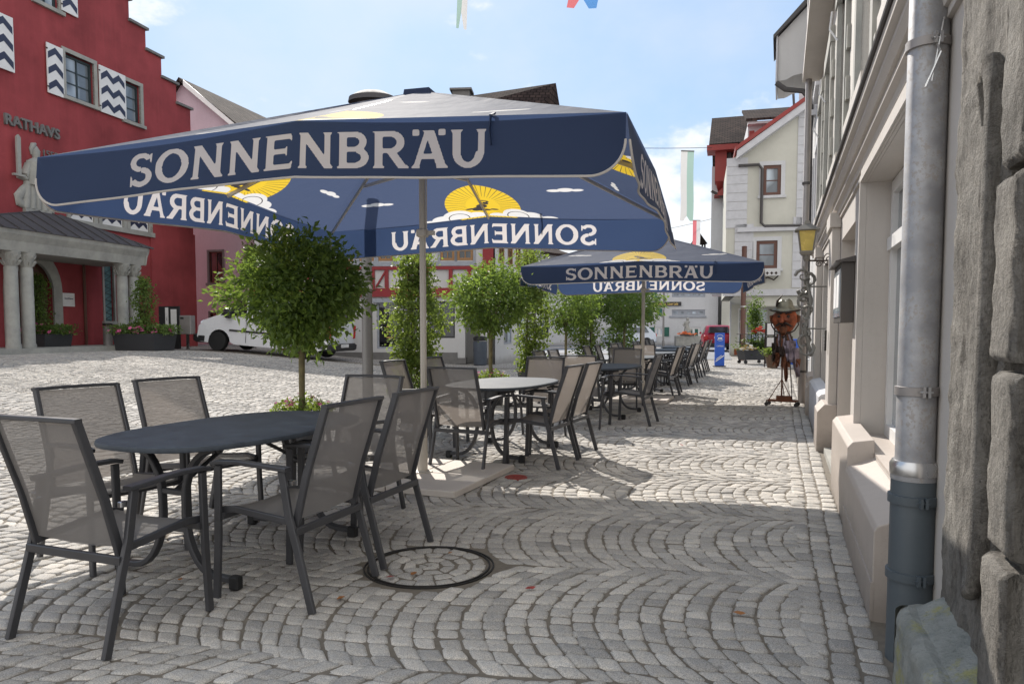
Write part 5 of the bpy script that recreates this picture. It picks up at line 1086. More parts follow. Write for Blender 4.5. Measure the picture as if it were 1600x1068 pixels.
def wall_items():
    # black display case
    x, y = st(0, .60); T0 = frame(x, y, 0, 250); T = T0 @ Matrix.Translation((-7.1, -.003, 1.60)); t = thing('display_case', 'dark brown menu display case with a small sloped roof, fixed to the cream wall', 'display case', T)
    m = MB(T); m.box(-.42, .44, -.10, 0, -.25, .25); m.build('case', M['box'], t, bevel=.004); m = MB(T); m.prism([(-.15, .25), (-.15, .262), (0, .30), (0, .252)], -.46, .48, 'x'); m.build('roof', M['box'], t)
    m = MB(T); m.box(-.36, .38, -.108, -.101, -.2, .2); g = m.build('pane', M['glass_sky'], t); m = MB(T); m.box(-.3, -.02, -.111, -.1085, -.12, .16); m.box(.05, .3, -.111, -.1085, -.12, .16); m.build('menu_sheet', M['paper'], t)
    T = T0 @ Matrix.Translation((-9.25, -.003, 1.42)); t = thing('ornate_plaque', 'white wall plaque with raised dark ornament beside the doorway', 'plaque', T); m = MB(T); m.box(-.15, .15, -.02, 0, -.3, .3); m.build('board', M['whitewall'], t); m = MB(T)
    rn = random.Random(2)
    for i in range(16): z = -.22+i*.03; m.tube([(-.06+.1*rn.random(), -.035, z), (.0, -.06, z+.02), (.03+.05*rn.random(), -.03, z)], .012, 5)
    m.build('ornament', M['stone_dark'], t)
    T = T0 @ Matrix.Translation((-8.6, -.10, 1.18)); t = thing('doorbell_panel', 'narrow dark doorbell strip on the cream pilaster', 'doorbell', T); m = MB(T); m.box(-.03, .03, -.02, 0, -.12, .1); m.build('plate', M['iron'], t); m = MB(T)
    for z in (-.08, -.04, 0, .04): m.lathe([(.012, -.026), (.012, -.02)], (0, 0), 8) if 0 else m.box(-.012, .012, -.027, -.021, z-.008, z+.012)
    m.build('button', M['steel'], t)
    # wall lantern on scrolled arm
    lx, ly = st(8.98, .29); T = frame(lx, ly, 2.17, 250) @ Matrix.Scale(.84, 4); t = thing('wall_lantern', 'old four sided lantern with amber panes on a scrolled wall arm', 'lantern', T)
    m = MB(T); c = [(-1, -1), (1, -1), (1, 1), (-1, 1)]
    m.loft([[(a*.072, b*.072, 0) for a, b in c], [(a*.108, b*.108, .27) for a, b in c]]); m.build('pane', M['amber'], t)
    m = MB(T)
    for a, b in c: m.tube([(a*.075, b*.075, -.01), (a*.112, b*.112, .28)], .009, 5)
    m.loft([[(a*.06, b*.06, -.05) for a, b in c], [(a*.09, b*.09, -.01) for a, b in c], [(a*.085, b*.085, .005) for a, b in c]]); m.loft([[(a*.155, b*.155, .275) for a, b in c], [(a*.15, b*.15, .29) for a, b in c], [(a*.04, b*.04, .37) for a, b in c], [(a*.03, b*.03, .41) for a, b in c]]); m.lathe([(.03, -.13), (.045, -.1), (.05, -.05)], n=10)
    m.build('cage', M['lantern'], t); m = MB(T); m.tube([(0, 0, -.12), (0, .2, -.13), (0, .36, -.12)], .012, 6)
    P = [(0, .27+.075*(1-i/22)*cos(i*.6), -.12+.10*(1-i/22)*sin(i*.6)) for i in range(18)]; m.tube(P, .007, 5); P = [(0, .16+.05*(1-i/22)*cos(i*.6), -.17+.05*(1-i/22)*sin(i*.6)) for i in range(18)]; m.tube(P, .006, 5); m.box(-.05, .05, .34, .365, -.28, .02); m.build('scrolled_arm', M['rust_dark'], t)
    # ornate hanging sign bracket beyond
    x, y = st(11.4, .34); T = frame(x, y, 1.0, 250); t = thing('wrought_ornament', 'grey wrought iron ornament climbing the wall beyond the lantern', 'wall ornament', T); m = MB(T); rn = random.Random(8)
    for k in range(11):
        z = .02+k*.105+rn.uniform(-.03, .03); R_ = rn.uniform(.05, .12); ph = rn.random()*6; yo = rn.uniform(-.03, .07); sg = rn.choice((-1, 1)); m.tube([(.03*sin(i*.5+k), yo+R_*(1-i/16)*cos(sg*i*.6+ph), z+R_*(1-i/16)*sin(sg*i*.6+ph)) for i in range(14)], [rn.uniform(.02, .034)*(1-i/17) for i in range(14)], 6)
    m.tube([(0, .12, -.1), (0, .02, .3), (0, .1, .7), (0, -.02, 1.2)], [.03, .025, .03, .012], 6); m.tube([(0, .3, .3), (0, .0, .3)], .012, 6); m.tube([(0, .3, .9), (0, .0, .9)], .012, 6); m.build('scrollwork', M['lantern'], t, smooth=True)
wall_items()
def pipes():
    x, y = 1.568, 2.76; T = frame(x, y, 0, 250); t = thing('near_downpipe', 'thick downpipe at the right, spotted zinc above and dark grey plastic below, with strap clamps', 'downpipe', T)
    m = MB(T); m.lathe([(.082, -.05), (.082, .735), (.079, .75)], n=32); m.build('lower_pipe', M['pvc'], t, smooth=True, angle=60)
    m = MB(T); m.lathe([(.084, .715), (.085, .76), (.078, .775), (.070, .80), (.069, 9)], n=32); m.build('upper_pipe', M['zinc'], t, smooth=True, angle=60)
    m = MB(T); m.lathe([(.0865, .735), (.088, .742), (.088, .775), (.080, .79)], n=32); m.build('collar', M['steel'], t, smooth=True, angle=60)
    for z, mt, r_ in ((.64, 'pvc', .0825), (.34, 'pvc', .0825), (1.06, 'pipe', .0695), (2.36, 'pipe', .0695), (3.6, 'pipe', .0695)):
        m = MB(T); m.lathe([(r_, z-.018), (r_+.009, z-.016), (r_+.009, z+.016), (r_, z+.018)], n=32); a = 3.9
        s_ = m.build('strap', M[mt], t, smooth=True, angle=40); m = MB(T); cx, cy = (r_+.014)*cos(R(12)), (r_+.014)*sin(R(12)); m.T = T @ Matrix.Translation((cx, cy, z)) @ Matrix.Rotation(R(102), 4, 'Z')
        m.box(-.014, -.004, -.012, .01, -.02, .02); m.box(.004, .014, -.012, .01, -.02, .02); m.tube([(-.025, -.003, 0), (.025, -.003, 0)], .004, 6); m.build('bolt', M['steel' if z > 1 else mt], s_)
        m = MB(T); m.tube([(0, .06, z), (.0, .25, z)], .006, 6); m.build('wall_pin', M['pipe_dark'], s_)
    m = MB(T @ Matrix.Rotation(R(100), 4, 'Z')); m.tube([(-.01, -.072, 2.37), (.004, -.112, 2.30), (-.04, -.10, 2.18)], .004, 5); m.tube([(.02, -.085, 2.43), (-.02, -.10, 2.20)], .0035, 5); m.build('loose_wire', M['steel'], t)
    x, y = st(13.77, .40); T = frame(x, y, 0, 250); t = thing('far_downpipe', 'thin grey brown downpipe at the far corner of the cream house', 'downpipe', T); m = MB(T); m.lathe([(.062, 0), (.062, 1.4), (.068, 1.42), (.068, 1.5), (.055, 1.52), (.05, 9.4)], n=16); m.build('pipe', M['pipe'], t, smooth=True, angle=60)
    for z in (.55, 1.9, 3.8, 5.8): m = MB(T); m.lathe([(.06, z-.02), (.073, z-.018), (.073, z+.018), (.06, z+.02)], n=16); m.build('strap', M['pipe_dark'], t)
pipes()
def grid_slab(T, parent, name, m_, x0, x1, z0, z1, y, dep, rnd, seed, round_=.05, amp=.012, n=34, skirt=True):
    """rough hewn block: dense face with rounded edges and hewn unevenness"""
    from mathutils import noise
    m = MB(T); nz = max(4, int((z1-z0)/.012)); nx = max(4, int((x1-x0)/.012)); nx, nz = min(nx, 70), min(nz, 320)
    def f(i, j):
        x, z = x0+(x1-x0)*i/nx, z0+(z1-z0)*j/nz; e = min(x-x0, x1-x); ez = min(z-z0, z1-z); d = 0
        for q in (e, ez):
            if q < round_: k = 1-q/round_; d += round_*(1-math.sqrt(max(0, 1-k*k)))*.8
        nn = noise.fractal(Vector((x*11+seed, y*3, z*8)), .8, 2., 6)*amp+noise.noise(Vector((x*3, seed, z*2)))*amp*.45
        return (x, y+min(d, dep*.9)-nn, z)
    b = m.addv([f(i, j) for j in range(nz+1) for i in range(nx+1)])
    for j in range(nz):
        for i in range(nx): m.face(b+j*(nx+1)+i, b+j*(nx+1)+i+1, b+(j+1)*(nx+1)+i+1, b+(j+1)*(nx+1)+i)
    # edge skirts
    for (ax, ed) in () if not skirt else (('x', 0), ('x', nx), ('z', 0), ('z', nz)):
        L = [f(ed, j) for j in range(nz+1)] if ax == 'x' else [f(i, ed) for i in range(nx+1)]; c = m.addv(L+[(p[0], y+dep, p[2]) for p in L]); k = len(L)
        for q in range(k-1): m.face(c+q, c+q+1, c+k+q+1, c+k+q)
    return m.build(name, m_, parent, smooth=True, angle=70)
def stone_portal():
    x, y = st(0, .535); T = frame(x, y, 0, 250); t = thing('stone_portal', 'weathered grey stone portal pillar with quoin blocks and rolled mouldings at the right picture edge', 'pillar', T); S = lambda s: -s; O = M['old_stone']
    m = MB(T); m.box(S(2.60), S(1.2), .20, .9, 0, 4.2); m.build('core', O, t)
    grid_slab(T, t, 'jamb_slab', O, S(2.60), S(2.03), .38, 4.1, .0, .22, 0, 3, .012, .009)
    # rolled moulding with rounded ends, standing beside a deep groove
    for s_, r_, z0, z1, yy in ((2.085, .030, .66, 1.96, -.012), ):
        m = MB(T); P = [(S(s_+.16), yy+.02, z0-.02), (S(s_+.10), yy, z0-.075), (S(s_+.03), yy-.006, z0-.04), (S(s_), yy, z0+.06)]+[(S(s_)+.002*sin(k), yy, z0+.1+(z1-z0-.2)*k/14) for k in range(15)]+[(S(s_+.02), yy, z1-.04), (S(s_+.06), yy, z1+.01), (S(s_+.12), yy, z1-.02), (S(s_+.15), yy+.01, z1-.12)]
        m.tube(P, [r_*.7]*3+[r_]*(len(P)-5)+[r_*.8, r_*.5], 12); m.build('rolled_moulding', O, t, smooth=True)
    m = MB(T); m.box(S(1.89), S(1.1), -.005, .19, 0, 4.0); m.box(S(1.74)-.03, S(1.1), -.02, .6, 0, 4.0) if 0 else None; m.build('quoin_core', O, t)
    z = -.02; k = 0; edges = [0.0, .375, .79, 1.215, 1.645, 2.065, 2.50, 2.93]
    for z0, z1 in zip(edges[:-1], edges[1:]):
        grid_slab(T, t, 'quoin_block', O, S(1.905+.01*(k % 2)), S(1.74), z0+.012, z1-.012, -.045-.006*(k % 2), .14, 0, 10+k, .016, .006)
        # the face of the block turned to the camera
        Ts = T @ Matrix.Translation((S(1.74), 0, 0)) @ Matrix.Rotation(pi/2, 4, 'Z'); grid_slab(Ts, t, 'quoin_return', O, -.02, .55, z0+.012, z1-.012, -.004, .12, 0, 30+k, .016, .005, skirt=False); k += 1
    # base block with lichen
    m = MB(T); B = M['moss']; from mathutils import noise; m.box(S(2.57), S(1.15), -.115, .1, 0, .385); m.build('base_core', B, t); m = MB(T)
    o = grid_slab(T @ Matrix.Translation((0, -.135, 0)), t, 'base_block', B, S(2.60), S(1.15), 0, .40, .0, .1, 0, 51, .045, .008)
    n = 40; b = []
    for j in range(9):
        for i in range(n+1):
            x_ = S(2.60)+1.45*i/n; f = j/8; yy = -.108+(.155)*f; zz = .392+.075*f-.012*(1-f)**3+noise.fractal(Vector((x_*8, yy*8, 3)), 1, 2, 4)*.008; e = min(x_-S(2.60), .05)/.05; zz -= .03*(1-e)**2; b.append((x_, yy, zz))
    m.addv(b)
    for j in range(8):
        for i in range(n): a = j*(n+1)+i; m.face(a, a+1, a+n+2, a+n+1)
    m.build('base_top', B, t, smooth=True)
    Tl = T @ Matrix.Translation((S(2.605), -.135, 0)) @ Matrix.Rotation(-pi/2, 4, 'Z'); grid_slab(Tl, t, 'base_end', B, -.35, .0, 0, .40, .0, .1, 0, 61, .04, .006, skirt=False)
stone_portal()
def house_b():
    """narrow fronts beyond the cream house with a big coved eaves box"""
    x, y = st(0, .62); T = frame(x, y, 0, 250); t = thing('grey_house', 'narrow pale house beyond the cream one, with a big white coved eave', 'building', T); S = lambda s: -s
    up = [(S(c+.45), S(c-.45), z, z+1.5) for c in (15.2, 17.2, 19.2) for z in (3.2, 5.8)]; lo = [(S(15.9), S(14.7), .1, 2.3), (S(18.6), S(16.8), .6, 2.3)]
    m = MB(T); wall_holes(m, S(22), S(13.93), 0, 10.6, up+lo, .2, depth=7); m.build('wall', M['whitewall'], t)
    for q in up: surround(T, t, *q, .12, M['quoin'], .03); window(T, t, *q, .12, M['white_paint'], M['glass'], 2, 2)
    for q in lo: window(T, t, *q, .15, M['grey_paint'], M['glass'], 2, 2)
    # coved eaves: profile extruded along the street
    a, b = 16.8, 18.1; pr = [(0, 6.55)]+[(-.12-.50*sin(k*pi/16), 6.55+.18*k/8-(.0)) for k in range(1, 9)]+[(-.70, 6.80), (-.86, 6.80), (-.86, 7.95), (-.82, 7.98), (0, 9.3)]
    pr = [(0, 6.50), (-.08, 6.50), (-.16, 6.56), (-.28, 6.62), (-.44, 6.60), (-.56, 6.54), (-.62, 6.52), (-.76, 6.52), (-.76, 7.42), (0, 8.18)]
    m = MB(T); m.prism(pr, S(b), S(a), 'x'); m.build('eaves_cove', M['whitewall'], t)
    m = MB(T); m.prism([(-.86, 7.36), (-.86, 7.44), (0, 8.34), (0, 8.20)], S(b), S(a)+.12, 'x'); m.build('roof_edge', M['pipe_dark'], t)
    m = MB(T); m.prism([(-.80, 6.50), (-.80, 7.44), (-.765, 7.44), (-.765, 6.50)], S(b), S(a)+.05, 'x'); m.build('fascia', M['quoin'], t)
    m = MB(T); m.tube([(S(a)+.1, -.78, 6.45), (S(a)+.1, -.6, 6.30), (S(a)+.12, -.25, 6.22), (S(a)+.14, -.1, 6.0), (S(a)+.14, -.09, 3.6), (S(a)+.14, -.09, .1)], .055, 8); m.build('downpipe', M['pipe_dark'], t, smooth=True)
house_b()
def house_d():
    """pale yellow house that juts into the street, with red verge, quoins and a bay"""
    T, L = p2((8.95, 31.0), (12.9, 30.0)); t = thing('yellow_gable_house', 'pale yellow gable house jutting into the street, with red verge and grey quoins', 'building', T)
    X = lambda px: ((px-800)/F*30.7-8.95); Z = lambda py: ZC-(py-513)/F*30.6
    ws = [(X(1189), X(1215), Z(308), Z(262)), (X(1181), X(1212), Z(420), Z(377))]
    pr = [(0, Z(462)), (L+.3, Z(462)), (L+.3, Z(165)), (X(1256), Z(176)), (0, Z(254))]
    m = MB(T); wall_holes(m, 0, L+.3, Z(462), Z(254), ws, .14, depth=6); m.prism([(0, Z(254)), (L+.3, Z(254)), (L+.3, Z(160)), (X(1257), Z(178))], 0, 6, 'y'); m.build('wall', M['yellow'], t)
    for q in ws: surround(T, t, *q, .16, M['grey_white'], .03); window(T, t, *q, .08, M['brown_frame'], M['glass_sky'], 1, 2, .13, .05)
    m = MB(T)
    for k in range(12):
        z0 = Z(356)+k*.36; 
        if z0+.35 < Z(262)+.6: m.box(-.02, X(1166)+.1*(k % 2)*0, -.03, -.003, z0, z0+.345)
    for k in range(15): z0 = Z(356)+k*.36; m.box(X(1238), L+.3, -.03, -.003, z0, z0+.345)
    for k in range(8): z0 = Z(450)+k*.36; m.box(X(1234), L+.3, -.03, -.003, z0, z0+.345)
    for k in range(7): z0 = Z(445)+k*.36; m.box(.35, .35+.75, -.03, -.003, z0, z0+.345)
    m.build('quoins', M['quoin'], t)
    m = MB(T); m.box(X(1152), L+.3, -.14, -.004, Z(363), Z(356)); m.box(-.1, L+.3, -.08, -.004, Z(462), Z(452)); m.build('string_course', M['quoin'], t)
    m = MB(T); a = Vector((X(1149), 0, Z(252))); b = Vector((X(1258), 0, Z(176))); m.prism([(a.x, a.z), (b.x, b.z), (b.x, b.z+.30), (a.x, a.z+.30)], -.45, .0, 'y'); m.build('verge_soffit', M['quoin'], t)
    m = MB(T); m.prism([(a.x-.08, a.z+.28), (b.x, b.z+.30), (b.x, b.z+.48), (a.x-.08, a.z+.46)], -.5, 6, 'y'); m.build('verge_board', M['red_paint'], t)
    m = MB(T); m.tube([(X(1152), -.1, Z(261)), (X(1182), -.12, Z(261)), (X(1187), -.12, Z(268)), (X(1187), -.12, Z(350)), (X(1192), -.12, Z(355)), (X(1250), -.12, Z(356))], .06, 8); m.build('gutter_pipe', M['pipe_dark'], t, smooth=True)
    # window box shelf
    m = MB(T); m.box(X(1180), X(1216), -.34, -.035, Z(424), Z(421)); m.box(X(1180), X(1216), -.36, -.33, Z(432), Z(424))
    m.build('flower_shelf', M['whitewall'], t); m = MB(T)
    for k in range(5): xx = X(1184)+k*.17; m.prism([(xx-.06, Z(428)), (xx, Z(430.5)), (xx+.06, Z(428)), (xx, Z(425.5))], -.368, -.362, 'y')
    m.tube([(X(1183), -.3, Z(432)), (X(1190), -.2, Z(437)), (X(1198), -.2, Z(434)), (X(1207), -.2, Z(438)), (X(1213), -.3, Z(432))], .03, 6); m.build('fretwork', M['rust_dark'], t)
    # recessed ground floor
    m = MB(T); m.prism([(X(1150)*1., Z(462)), (X(1290), Z(462)), (X(1290), Z(478)), (X(1185), Z(478))], .05, 5.8, 'y'); m.build('coved_soffit', M['yellow'], t)
    lw = [(X(1172), X(1182), .6, 2.3), (X(1152), X(1170), .5, 2.3)]
    T2 = T @ Matrix.Translation((0, 4.2, 0)); m = MB(T2); wall_holes(m, .45, L+.3, -.1, Z(470), [(.75, 2.1, .45, 2.25), (2.4, 3.1, .1, 2.2)], .15); m.build('shop_wall', M['yellow'], t)
    window(T2, t, .75, 2.1, .45, 2.25, .1, M['white_paint'], M['glass_sky'], 4, 3, .07, .05); window(T2, t, 2.4, 3.1, .1, 2.2, .1, M['white_paint'], M['glass_sky'], 1, 1, .08)
    m = MB(T2); m.box(.6, 2.2, -.02, -.003, .05, .35); m.build('painted_band', M['rust_red'], t)
    # dormer storey and roofs above
    zd = Z(215); m = MB(T); wall_holes(m, X(1172), X(1232), Z(238), Z(184), [(X(1190), X(1208), Z(213), Z(192))], .12); 
    m2 = MB(T @ Matrix.Translation((0, 1.4, 0))); m2.T = T @ Matrix.Translation((0, 1.4, 0)); wall_holes(m2, X(1168), X(1262), Z(250), Z(182), [(X(1188), X(1210), Z(220), Z(195))], .12, depth=3); m2.build('dormer_wall', M['quoin'], t)
    Td = T @ Matrix.Translation((0, 1.4, 0)); window(Td, t, X(1188), X(1210), Z(220), Z(195), .06, M['white_paint'], M['glass'], 2, 1, .05); m = MB(Td); m.box(X(1170), X(1178), -.04, -.003, Z(215), Z(195)); m.build('shutter', M['red_paint'], t)
    r = MB(Td); r.prism([(-.5, Z(184)), (3.2, Z(132)), (3.2, Z(128)), (-.5, Z(180))], X(1164), L+.4, 'x'); o = r.build('dormer_roof', M['tiles'], t); roof_uv(o)
    m = MB(Td); m.box(X(1167), L+.3, -.42, -.0, Z(188), Z(184.5)); m.build('dormer_eaves', M['quoin'], t)
    m = MB(Td); m.tube([(X(1232), -.9, Z(150)), (X(1234), -.9, Z(178)), (X(1250), -.7, Z(186))], .05, 6); m.build('roof_pipe', M['pipe_dark'], t)
house_d()
def house_e():
    """dark tiled house behind, with red timber oriel"""
    T, L = p2((9.9, 36.6), (14, 35.4)); t = thing('red_eaved_house', 'dark roofed house with red timber bay and red eaves behind the yellow gable house', 'building', T)
    X = lambda px: ((px-800)/F*36.2-9.9); Z = lambda py: ZC-(py-513)/F*36.3
    m = MB(T); wall_holes(m, X(1112), L+1, Z(455), Z(262), [(X(1140), X(1150), Z(450), Z(430))], .1, depth=6); wall_holes(m, X(1143), L+1, 0, Z(455), [], .1, depth=6); m.poly([(X(1112), 0, Z(455)), (X(1143), 0, Z(455)), (X(1143), 6, Z(455)), (X(1112), 6, Z(455))]); m.prism([(X(1130), Z(262)), (L, Z(262)), (L, Z(200)), (X(1122), Z(238))], 0, 6, 'y'); m.build('wall', M['grey_white'], t)
    r = MB(T); r.prism([(-1.2, Z(240)), (3.5, Z(163)), (8, Z(240)), (8, Z(236)), (3.5, Z(158)), (-1.2, Z(236))], X(1108), X(1180), 'x'); o = r.build('roof', M['tiles'], t); roof_uv(o)
    m = MB(T); m.box(X(1105), X(1150), -1.25, -.1, Z(246), Z(238)); m.build('red_eaves', M['red_paint'], t)
    m = MB(T); m.box(X(1117), X(1134), -.9, -.003, Z(290), Z(246)); m.loft([[(X(1118), -.85, Z(290)), (X(1133), -.85, Z(290)), (X(1133), -.01, Z(290)), (X(1118), -.01, Z(290))], [(X(1122), -.2, Z(302)), (X(1130), -.2, Z(302)), (X(1130), -.01, Z(302)), (X(1122), -.01, Z(302))]]); m.build('timber_bay', M['red_paint'], t)
    m = MB(T); m.prism([(X(1116), Z(311)), (X(1137), Z(292)), (X(1137), Z(297)), (X(1130), Z(311))], -.8, -.003, 'y'); m.build('porch_hood', M['red_paint'], t)
    m = MB(T); m.tube([(X(1137), -.5, Z(247)), (X(1141), -.7, Z(300)), (X(1150), -.75, Z(330))], .16, 6); m.tube([(X(1112), -.85, Z(304)), (X(1132), -.6, Z(314)), (X(1136), -.3, Z(322)), (X(1137), -.3, Z(456))], .07, 8); m.tube([(X(1140), -.9, Z(335)), (X(1146), -.9, Z(330)), (X(1158), -.9, Z(325))], .06, 6); m.build('gutter_pipe', M['pipe_dark'], t, smooth=True)
    m = MB(T); m.box(X(1159), X(1166), -.03, -.003, Z(325), Z(262)); m.build('brick_strip', M['brick'], t)
    m = MB(T); m.box(X(1148), X(1168), -.06, -.003, Z(368), Z(335)); f = m.build('window', M['grey_paint'], t); m = MB(T); m.box(X(1151), X(1165), -.07, -.062, Z(364), Z(339)); m.build('pane', M['glass_sky'], f)
    # balcony at first floor
    m = MB(T); m.box(X(1112), X(1160), -.3, -.003, Z(459), Z(452)); m.build('balcony_slab', M['quoin'], t)
house_e()
def far_tower():
    T = frame(18.9, 75, 0); t = thing('church_turret', 'tiny bell turret on a distant roof above the second parasol', 'turret', T); m = MB(T); m.box(-.5, .5, -.4, .6, 6.0, 9.3)
    m.build('shaft', M['stone_dark'], t); m = MB(T); m.loft([[(a*.75, b*.6+.1, 9.8) for a, b in ((-1, -1), (1, -1), (1, 1), (-1, 1))], [(a*.05, b*.05+.1, 11.0) for a, b in ((-1, -1), (1, -1), (1, 1), (-1, 1))]])
    for a, b in ((-.5, -.4), (.5, -.4), (.5, .6), (-.5, .6)): m.box(a-.07, a+.07, b-.07, b+.07, 9.3, 9.8)
    m.build('spire', M['tiles'], t)
    T, L, t2 = back_roof('distant_house', 'distant house with a steep dark roof below the church turret', (17.5, 66), (21, 60), 7.6, 11.5, 7)
far_tower()
# ---------------------------------------------------------------- vehicles
def wheel(T, parent, x, y, r, w_=.2, z=None):
    m = MB(T @ Matrix.Translation((x, y, r)) @ Matrix.Rotation(pi/2, 4, 'X')); m.lathe([(r*.62, -w_/2), (r*.93, -w_/2), (r, -w_*.35), (r, w_*.35), (r*.93, w_/2), (r*.62, w_/2)], n=28); wh = m.build('wheel', M['black'], parent, smooth=True, angle=40)
    m.v, m.f, m.mi = [], [], []; m.lathe([(r*.64, -w_*.42), (r*.60, -w_*.46), (r*.56, -w_*.3), (.001, -w_*.3)], n=28); m.lathe([(.001, w_*.3), (r*.56, w_*.3), (r*.60, w_*.46), (r*.64, w_*.42)], n=28)
    for k in range(10):
        for sgn in (-1, 1):
            a = k*2*pi/10; m.tube([(r*.15*cos(a), r*.15*sin(a), sgn*w_*.36), (r*.56*cos(a), r*.56*sin(a), sgn*w_*.36)], 1, sec=(.04, .03))
    m.build('rim', M['pipe'], wh)
def car_body(T, parent, prof, half, m_, tumble=.14, zt=1.0, name='body'):
    """side profile (x,z) lofted across the width with tumblehome above the belt line zt"""
    rings = []
    top = max(z for x, z in prof)
    for f in (-1, -.93, -.6, 0, .6, .93, 1):
        r = []
        for x, z in prof:
            k = max(0, (z-zt)/(top-zt)) if top > zt else 0; wd = half-tumble*k**1.3-(.03 if z < .3 else 0)
            sh = 1-.035*(abs(f)**4)*(1 if abs(f) > .9 else 0); zz = z-.03*abs(f)**6*(1 if z > .5 else 0)
            r.append((x*sh, f*wd, zz))
        rings.append(r)
    m = MB(T); m.loft(rings); return m.build(name, m_, parent, smooth=True, angle=38)
def van():
    # rear near wheel and front near wheel stand on the rising square
    x0, y0 = -6.75, 23.6; hd = math.degrees(math.atan2(.24, -.97)); zr, zf = gz(-6.8, 23.6), gz(-9.9, 24.4)
    base = Matrix.Translation((x0, y0, zr-.02)) @ Matrix.Rotation(R(hd), 4, 'Z') @ Matrix.Rotation(-math.atan2(zf-zr, 3.1), 4, 'Y'); T = base @ Matrix.Translation((0, -.80, 0))
    t = thing('van', 'white delivery van parked in front of the mauve house, nose to the left', 'van', T)
    prof = [(-.95, .42), (-.98, .95), (-.94, 1.3), (-.82, 1.84), (-.70, 1.90), (1.9, 1.92), (2.35, 1.84), (3.05, 1.28), (3.72, 1.02), (3.92, .82), (3.97, .45), (3.9, .28), (3.55, .26)]
    # wheel arches cut into the underside
    for c in (3.1, 0.0):
        prof += [(c+.42*cos(a), .34+.42*sin(a)) for a in [i*pi/8 for i in range(9)]]
        if c > 1: prof += [(c-.55, .27), (c-2.2, .27)]
    prof += [(-.6, .30)]
    car_body(T, t, prof, .93, M['van'], .16, 1.1)
    for wx in (0, 3.1):
        for wy in (-.80, .80): wheel(T, t, wx, wy, .33)
    for s_ in (-1, 1):
        y_ = s_*.86
        def side(pts, name, mt, off=.012):
            m = MB(T); yy = [s_*(.93-.16*(max(0, (z-1.1)/.82))**1.3+off) for x, z in pts]; m.poly([(x, y, z) for (x, z), y in zip(pts, yy)]); return m.build(name, M[mt], t)
        side([(2.02, 1.22), (2.98, 1.20), (2.42, 1.74), (2.08, 1.76)], 'side_window', 'glass_dark')
        m = MB(T); m.box(.45, 2.62, s_*.935, s_*.950, .70, .76); m.build('rub_strip', M['trim'], t)
        m = MB(T)
        for xx in (1.35, 2.0): m.box(xx, xx+.012, s_*.928, s_*.936, .36, 1.15)
        m.box(1.55, 1.75, s_*.93, s_*.95, 1.02, 1.06); m.build('door_seam', M['trim'], t)
        m = MB(T); m.cbox(2.5, 2.72, s_*.98, s_*1.12, 1.12, 1.36, .03); m.build('mirror', M['trim'], t)
        m = MB(T); m.loft([[(3.62, s_*.70, .80), (3.78, s_*.62, .98), (3.66, s_*.86, 1.0), (3.5, s_*.9, .84)], [(3.80, s_*.70, .74), (3.86, s_*.62, .9), (3.74, s_*.9, .92), (3.66, s_*.93, .76)]]); m.build('headlight', M['glass_sky'], t)
        m = MB(T); m.box(-.97, -.88, s_*.78, s_*.93, .72, 1.15); m.build('tail_light', M['tail'], t)
    m = MB(T); m.poly([(2.42, -.72, 1.80), (2.42, .72, 1.80), (3.02, .80, 1.33), (3.02, -.80, 1.33)]); m.build('windscreen', M['glass_dark'], t)
    m = MB(T); m.cbox(3.50, 4.03, -.92, .92, .24, .52, .06); m.build('front_bumper', M['trim'], t); m = MB(T); m.cbox(-1.06, -.55, -.93, .93, .32, .56, .05); m.build('rear_bumper', M['trim'], t)
    m = MB(T); m.poly([(-.93, -.7, 1.38), (-.82, -.66, 1.78), (-.82, .66, 1.78), (-.93, .7, 1.38)]); 
    for k in range(len(m.v)): pass
    m.T = T; m2 = MB(T); m2.poly([(-.97, -.7, 1.30), (-.865, -.64, 1.76), (-.865, .64, 1.76), (-.97, .7, 1.30)]); m2.build('rear_window', M['glass_dark'], t)
    m = MB(T); m.box(-1.075, -1.062, -.26, .26, .60-.16, .55); m.build('number_plate', M['paper'], t)
    m = MB(T); m.box(1.1, 1.5, -.45, -.2, .14, .3); m.build('undertray', M['gold'], t)
van()
